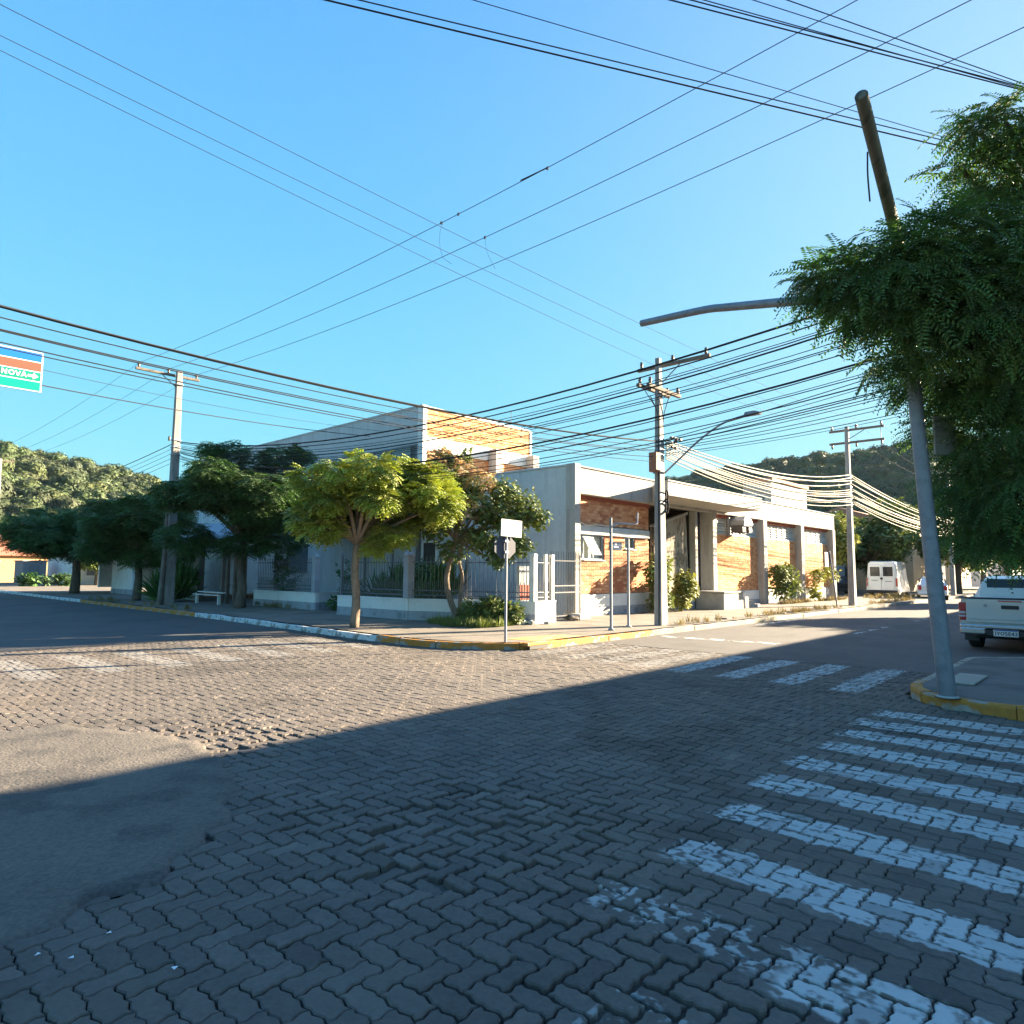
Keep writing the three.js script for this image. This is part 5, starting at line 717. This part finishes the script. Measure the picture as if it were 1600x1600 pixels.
tufts('grass', 'grass verge at the far left', [[4, -60, 7, 2.2, 500, 0], [2, -66, 6, 3, 400, 0]], LM.grass, 133);
// rubble by the wall
for (const [x, z, s, lab, m] of [[14.1, -12.75, .16, 'white broken plaster lump beside the round shrub', C.white], [14.3, -12.5, .1, 'small grey rubble stone by the low wall', C.concrete], [14.75, -12.35, .07, 'tiny grey stone at the wall corner', C.concrete], [16.35, -12.6, .12, 'dark clod of earth at the gate', C.timber]]) { const g = new THREE.IcosahedronGeometry(s, 1), p = g.attributes.position; for (let i = 0; i < p.count; i++) { const k = .75 + .5 * hash2(p.getX(i) * 900, p.getY(i) * 900 + p.getZ(i) * 500, 9); p.setXYZ(i, p.getX(i) * k * 1.3, p.getY(i) * k * .8, p.getZ(i) * k); } g.translate(x, SW + s * .45, z); tag(obj('stone', metreUV(g), m), lab, 'stone'); }
// ---------------------------------------------------------------- wooded hills
function hill(cx, cz, A, sx, sz, ext, n, label) {
  const f = (x, z) => A * Math.exp(-(((x - cx) / sx) ** 2) - ((z - cz) / sz) ** 2) * (1 + .16 * (fbm(x / 60, z / 60, 401, 3) - .5)), t = [];
  const P = (i, j) => { const x = cx + (i / n - .5) * 2 * ext * sx, z = cz + (j / n - .5) * 2 * ext * sz; return V(x, f(x, z) - 1.2, z); };
  for (let i = 0; i < n; i++) for (let j = 0; j < n; j++) t.push(P(i, j), P(i, j + 1), P(i + 1, j + 1), P(i, j), P(i + 1, j + 1), P(i + 1, j));
  struct('hill', fromTris(t), M({ map: mottled(402, [.06, .08, .03], .3, 20), roughness: 1 }), label); return f;
}
const hillA = hill(20, -262, 36, 125, 62, 2.2, 60, 'wooded hill at the left'), hillB = hill(440, -120, 64, 170, 300, 2, 60, 'wooded hill beyond the right-hand street');
const woodGeo = [1, 2, 3].map((s) => {        // one distant tree: clumps of leaf faces round a dark heart
  const r = rng(430 + s), out = [], lobes = []; for (let k = 0; k < 9; k++) { const a = k * 2.4, u = r() * 1.5 - .55, q = Math.sqrt(Math.max(0, 1 - u * u)); lobes.push([Math.cos(a) * q * .55, u * .55, Math.sin(a) * q * .55, .38 + .2 * r()]); }
  for (const [x, y, z, R0] of lobes) for (let k = 0; k < 240; k++) { const u = r() * 2 - 1, a = r() * 6.283, q = Math.sqrt(1 - u * u), d = V(Math.cos(a) * q, u, Math.sin(a) * q), w = R0 * (.86 + .2 * r()); const n = d.clone().add(V(r() - .5, r() - .3, r() - .5)).normalize(), t = new THREE.Vector3().crossVectors(n, V(r() - .5, r() - .5, r() - .5)).normalize(); slimTris(out, V(x, y, z).addScaledVector(d, w), t, n, .15 + .1 * r(), .1); }
  for (const [x, y, z, R0] of lobes) { const q = new THREE.IcosahedronGeometry(R0 * .86, 1).attributes.position; for (let k = 0; k < q.count; k++) out.push(q.getX(k) + x, q.getY(k) + y, q.getZ(k) + z); }
  return geoOf(out); });
function wood(label, f, spots, size, mat, seed) { const r = rng(seed); spots = spots.filter(([x, z]) => f(x, z) > 1.5); for (let v = 0; v < 3; v++) { const s = spots.filter((_, i) => i % 3 === v), im = new THREE.InstancedMesh(woodGeo[v], mat, s.length), m = new THREE.Matrix4(), q = new THREE.Quaternion(), c = new THREE.Color(); s.forEach(([x, z], i) => { const k = lerp(size[0], size[1], Math.pow(r(), 1.4)); q.setFromAxisAngle(V(0, 1, 0), r() * 6.28); im.setMatrixAt(i, m.compose(V(x, f(x, z) + k * .35, z), q, V(k, k * (.75 + .5 * r()), k))); const t = .6 + .8 * r(), w = r(); im.setColorAt(i, c.setRGB(t * (1 + .5 * w * w), t * (1 + .12 * w), t * (1 - .2 * w))); }); im.name = numbered('hill_wood'); im.castShadow = im.receiveShadow = true; im.userData = { kind: 'stuff', label: label }; scene.add(im); } }
{ const r = rng(77), a = [], b = []; for (let i = 0; i < 3000; i++) { const x = -60 + 250 * r(), z = -320 + 230 * r(); a.push([x, z]); } for (let i = 0; i < 4000; i++) { const x = 250 + 260 * r(), z = -420 + 480 * r(); b.push([x, z]); }
  const wm = leafMat(.042, .072, .015, .2);
  wood('mixed wood covering the left hill', hillA, a, [2.6, 5.6], wm, 5); wood('mixed wood covering the right hill', hillB, b, [3.4, 7.4], leafMat(.06, .09, .03, .2), 6); }
// ---------------------------------------------------------------- vehicles
function wheel(parent, x, y, z, r, w, rimM = C.galv) { const t = obj('wheel', (() => { const g = new THREE.CylinderGeometry(r * .62, r * .62, w * .9, 20); g.rotateX(Math.PI / 2); g.translate(x, y, z); return g.toNonIndexed(); })(), rimM, parent); obj('tyre', lathe([[r * .62, -w / 2], [r * .93, -w / 2], [r, -w * .32], [r, w * .32], [r * .93, w / 2], [r * .62, w / 2]], 24).rotateX(Math.PI / 2).translate(x, y, z), C.tyre, t); return t; }
function plateMesh(parent, text, x, y, z, rot, w = .4) { const p = obj('number_plate', box(-.008, .008, -w * .16, w * .16, -w / 2, w / 2, .003), flat(.7, .71, .7, .5), parent); p.position.set(x, y, z); const t = new TextGeometry(text, { font, size: w * .17, depth: .002, curveSegments: 3 }); t.computeBoundingBox(); t.translate(-t.boundingBox.max.x / 2, -w * .1, 0); t.rotateY(-Math.PI / 2); t.translate(-.009, 0, 0); obj('plate_text', t.index ? t.toNonIndexed() : t, flat(.05, .05, .07, .6), p); obj('plate_band', box(-.0095, -.0082, w * .11, w * .155, -w / 2 + .01, w / 2 - .01), flat(.03, .08, .35, .5), p); return p; }
// smooth body shell: side outline stations [x, halfwidth bottom, halfwidth top, y bottom, y top]
function shell(st, round = .1, segs = 5) {
  const rings = st.map(([x, wb, wt, y0, y1, rd = round]) => { const o = [], add = (cx, cy, a0, a1, r) => { for (let i = 0; i <= segs; i++) { const a = lerp(a0, a1, i / segs); o.push(V(x, cy + Math.sin(a) * r, cx + Math.cos(a) * r)); } }; const r = Math.min(rd, wt * .9, (y1 - y0) * .45), rb = Math.min(.06, r); add(wb - rb, y0 + rb, -Math.PI / 2, 0, rb); add(wt - r, y1 - r, 0, Math.PI / 2, r); add(-wt + r, y1 - r, Math.PI / 2, Math.PI, r); add(-wb + rb, y0 + rb, Math.PI, Math.PI * 1.5, rb); return o; });
  const n = rings[0].length, pos = [], idx = []; rings.forEach((g) => g.forEach((v) => pos.push(v.x, v.y, v.z)));
  for (let i = 0; i < rings.length - 1; i++) for (let k = 0; k < n; k++) { const a = i * n + k, b = i * n + (k + 1) % n; idx.push(a, b, b + n, a, b + n, a + n); }
  const cap = (i, f) => { const c = pos.length / 3, m = rings[i].reduce((s, v) => s.add(v), V()).divideScalar(n); pos.push(m.x, m.y, m.z); for (let k = 0; k < n; k++) { const a = i * n + k, b = i * n + (k + 1) % n; f ? idx.push(c, b, a) : idx.push(c, a, b); } }; cap(0, true); cap(rings.length - 1, false);
  const g = new THREE.BufferGeometry(); g.setAttribute('position', new THREE.Float32BufferAttribute(pos, 3)); g.setIndex(idx); return toCreasedNormals(g, .6);
}
{ // pickup seen from behind; local +x is forwards
  const t = thing('pickup_truck', 'pale silver double-cab pickup parked at the right edge, seen from behind', 'pickup', [17.35, 0, -2.08]); const paint = carPaint(.5, .53, .52), hw = .9;
  obj('bed', [shell([[0.02, hw - .03, hw - .05, .52, 1.1, .04], [.12, hw, hw - .02, .5, 1.11, .05], [1.55, hw, hw - .02, .45, 1.12, .05]], .05)], paint, t);
  const tg = obj('tailgate', box(-.035, .02, .6, 1.1, -hw + .13, hw - .13, .02), paint, t); obj('tailgate_crease', box(-.05, -.03, .68, .7, -hw + .18, hw - .18, .006), paint, tg); obj('top_lip', box(-.05, .08, 1.105, 1.13, -hw + .04, hw - .04, .01), C.blackPlastic, tg); const hd = obj('handle', box(-.05, -.03, .9, .975, -.15, .15, .01), C.blackPlastic, tg); obj('spoiler_lamp', box(-.046, -.034, 1.05, 1.075, -.2, .2, .004), C.redLens, tg); obj('badge', disc(.035, .012, 16).rotateZ(Math.PI / 2).translate(-.04, .96, -.42), C.steel, tg);
  for (const s of [-1, 1]) { const l = obj('tail_light', box(-.03, .09, .64, 1.02, s > 0 ? hw - .13 : -hw + .0, s > 0 ? hw - .0 : -hw + .13, .02), C.redLens, t); obj('clear_band', [box(-.036, .07, .78, .83, s > 0 ? hw - .125 : -hw - .004, s > 0 ? hw + .004 : -hw + .125, .008), box(-.036, .07, .71, .75, s > 0 ? hw - .125 : -hw - .004, s > 0 ? hw + .004 : -hw + .125, .008)], C.clearLens, l); }
  const bp = obj('rear_bumper', [box(-.12, .06, .48, .575, -hw + .02, hw - .02, .03), box(-.14, .02, .36, .5, -hw + .02, -.42, .03), box(-.14, .02, .36, .5, .42, hw - .02, .03)], flat(.42, .43, .45, .25, .85), t); obj('step_pad', box(-.1, .02, .34, .47, -.43, .43, .02), C.blackPlastic, bp); plateMesh(bp, 'IYO5E43', -.115, .41, -.08, 0, .42);
  obj('underbody', [box(.1, 4.6, .32, .52, -.6, .6, .03), box(.35, .5, .25, .4, -.7, .7, .04)], C.blackPlastic, t);
  obj('cab', [shell([[1.6, hw, hw, .42, 1.12, .06], [3.2, hw, hw, .4, 1.14, .06], [4.5, hw, hw - .04, .4, 1.08, .1], [5.0, hw - .12, hw - .2, .42, .95, .12]], .07), shell([[1.62, hw - .03, hw - .14, 1.08, 1.13, .02], [1.72, hw - .04, hw - .17, 1.08, 1.5, .1], [1.95, hw - .04, hw - .2, 1.08, 1.575, .12], [2.8, hw - .04, hw - .2, 1.08, 1.59, .12], [3.3, hw - .05, hw - .22, 1.08, 1.53, .1], [3.95, hw - .1, hw - .16, 1.06, 1.1, .02]], .12)], paint, t);
  obj('rear_window', [box(-.008, .008, 0, .36, -.62, .62, .004).applyMatrix4(new THREE.Matrix4().makeRotationZ(-.16)).translate(1.652, 1.155, 0)], C.carGlass, t);
  for (const s of [-1, 1]) obj('side_window', box(2.0, 3.3, 1.17, 1.5, s * (hw - .125) - .01, s * (hw - .125) + .01, .004).rotateX(0), C.carGlass, t);
  obj('aerial', sweep([[3.0, 1.57, .4], [2.8, 1.85, .4]], .008, 5), C.blackPlastic, t); obj('roof_fin', box(2.2, 2.35, 1.575, 1.61, -.5, -.45, .01), C.blackPlastic, t);
  for (const [x, z] of [[1.02, -.76], [1.02, .76], [4.1, -.76], [4.1, .76]]) wheel(t, x, .36, z, .36, .24); for (const s of [-1, 1]) obj('mudflap', box(.5, .53, .18, .5, s * .76 - .14, s * .76 + .14, .005), C.blackPlastic, t);
}
{ const t = thing('white_van', 'white high-roofed van parked beside the trees, rear doors towards the viewer', 'van', [50.3, 0, -12.95], -.1), p = carPaint(.68, .7, .72); t.rotation.y = .06;
  obj('body', shell([[0, .94, .8, .35, 2.38, .22], [.15, .96, .82, .32, 2.43, .22], [3.6, .96, .82, .32, 2.43, .22], [4.3, .94, .7, .32, 1.9, .2], [4.9, .86, .75, .35, 1.15, .15]], .2), p, t);
  for (const s of [-1, 1]) { const d = obj('rear_door', box(-.03, .01, .5, 2.2, s > 0 ? .012 : -.78, s > 0 ? .78 : -.012, .02), p, t); obj('rear_window', box(-.045, -.025, 1.42, 2.05, s > 0 ? .09 : -.68, s > 0 ? .68 : -.09, .01), C.carGlass, d); obj('lettering', box(-.036, -.03, 1.12 - (s + 1) * .03, 1.17 - (s + 1) * .03, s * .42 - .2, s * .42 + .2), flat(.25, .27, .32, .5), d); obj('tail_light', box(-.04, .04, .75, 1.3, s > 0 ? .82 : -.94, s > 0 ? .94 : -.82, .02), C.redLens, t); }
  obj('lock', box(-.06, -.02, 1.2, 1.34, -.08, .08, .01), C.blackPlastic, t); obj('bumper', box(-.12, .1, .32, .5, -.92, .92, .04), C.blackPlastic, t); for (const [x, z] of [[.9, -.8], [.9, .8], [4, -.8], [4, .8]]) wheel(t, x, .33, z, .33, .22); }
function hatch(label, x, z, turn, paint, scale = 1) { const t = thing('parked_car', label, 'car', [x, 0, z], turn); t.scale.setScalar(scale);
  obj('body', [shell([[0, .76, .74, .34, .86, .12], [.2, .82, .8, .28, .95, .12], [1.5, .84, .82, .25, .95, .1], [3.2, .84, .8, .25, .9, .1], [3.9, .72, .66, .3, .7, .12]], .1), shell([[.1, .78, .66, .88, .95, .03], [.42, .76, .58, .88, 1.36, .12], [1.1, .76, .58, .88, 1.44, .14], [2.0, .76, .57, .88, 1.4, .12], [2.9, .76, .66, .86, .93, .03]], .12)], paint, t);
  obj('rear_window', box(-.01, .01, 0, .42, -.56, .56, .006).applyMatrix4(new THREE.Matrix4().makeRotationZ(-.62)).translate(.16, .95, 0), C.carGlass, t); for (const s of [-1, 1]) { obj('side_window', box(.75, 2.25, .98, 1.3, s * .69 - .02, s * .69 + .02, .01), C.carGlass, t); obj('tail_light', box(-.02, .1, .62, .9, s > 0 ? .58 : -.77, s > 0 ? .77 : -.58, .02), C.redLens, t); }
  obj('bumper', box(-.06, .1, .3, .5, -.74, .74, .05), paint, t); obj('plate_recess', box(-.065, -.02, .56, .68, -.28, .28, .01), C.blackPlastic, t); for (const [a, b] of [[.65, -.74], [.65, .74], [3.1, -.74], [3.1, .74]]) wheel(t, a, .29, b, .29, .18); return t; }
hatch('white hatchback parked on the left of the far street', 48.2, -9.6, .22, carPaint(.68, .7, .7)); hatch('dark car parked behind the second pole beside the van', 52.5, -16.0, .9, carPaint(.05, .06, .07)); hatch('silver-roofed dark car parked ahead of the pickup', 31.5, -1.95, 0, carPaint(.09, .1, .12), 1.05); hatch('pale car far away on the rise of the right-hand street', 128, -3, 0, carPaint(.5, .52, .53)).position.y = 1.9;

// scraps lying about
for (const [x, z, a, L, lab] of [[25.1, -9.75, .3, .7, 'left of the loose boards on the right-hand kerb'], [26.4, -9.82, -.2, .9, 'middle of the loose boards on the right-hand kerb'], [27.9, -9.8, .15, .7, 'right of the loose boards on the right-hand kerb'], [20.7, -9.95, .5, .5, 'single loose board on the pavement near the main pole']]) { const b = obj('scrap_board', box(-L / 2, L / 2, 0, .05, -.08, .08, .008), C.timber); b.position.set(x, SW + .012, z); b.rotation.set(.04, a, .05); tag(b, lab, 'board', 'loose boards on the pavement'); }
for (const [x, z, r] of [[.93, -3.35, .3], [.84, -3.47, 1], [1.2, -2.95, 2], [1.1, -3.45, .5]]) { const g = geoOf([0, 0, 0, .035, .006, .01, .02, .002, .035, 0, 0, 0, .02, .002, .035, -.012, .012, .024]); const b = obj('paper_scrap', metreUV(g), flat(.7, .7, .68, .9)); b.position.set(x, .008, z); b.rotation.y = r; b.scale.setScalar(.6); tag(b, 'tiny white paper scrap on the paving at the lower left', 'litter', 'paper scraps on the paving'); }

scene.fog = new THREE.FogExp2(new THREE.Color().setRGB(.7, .86, 1), .00005);
renderer.render(scene, camera);
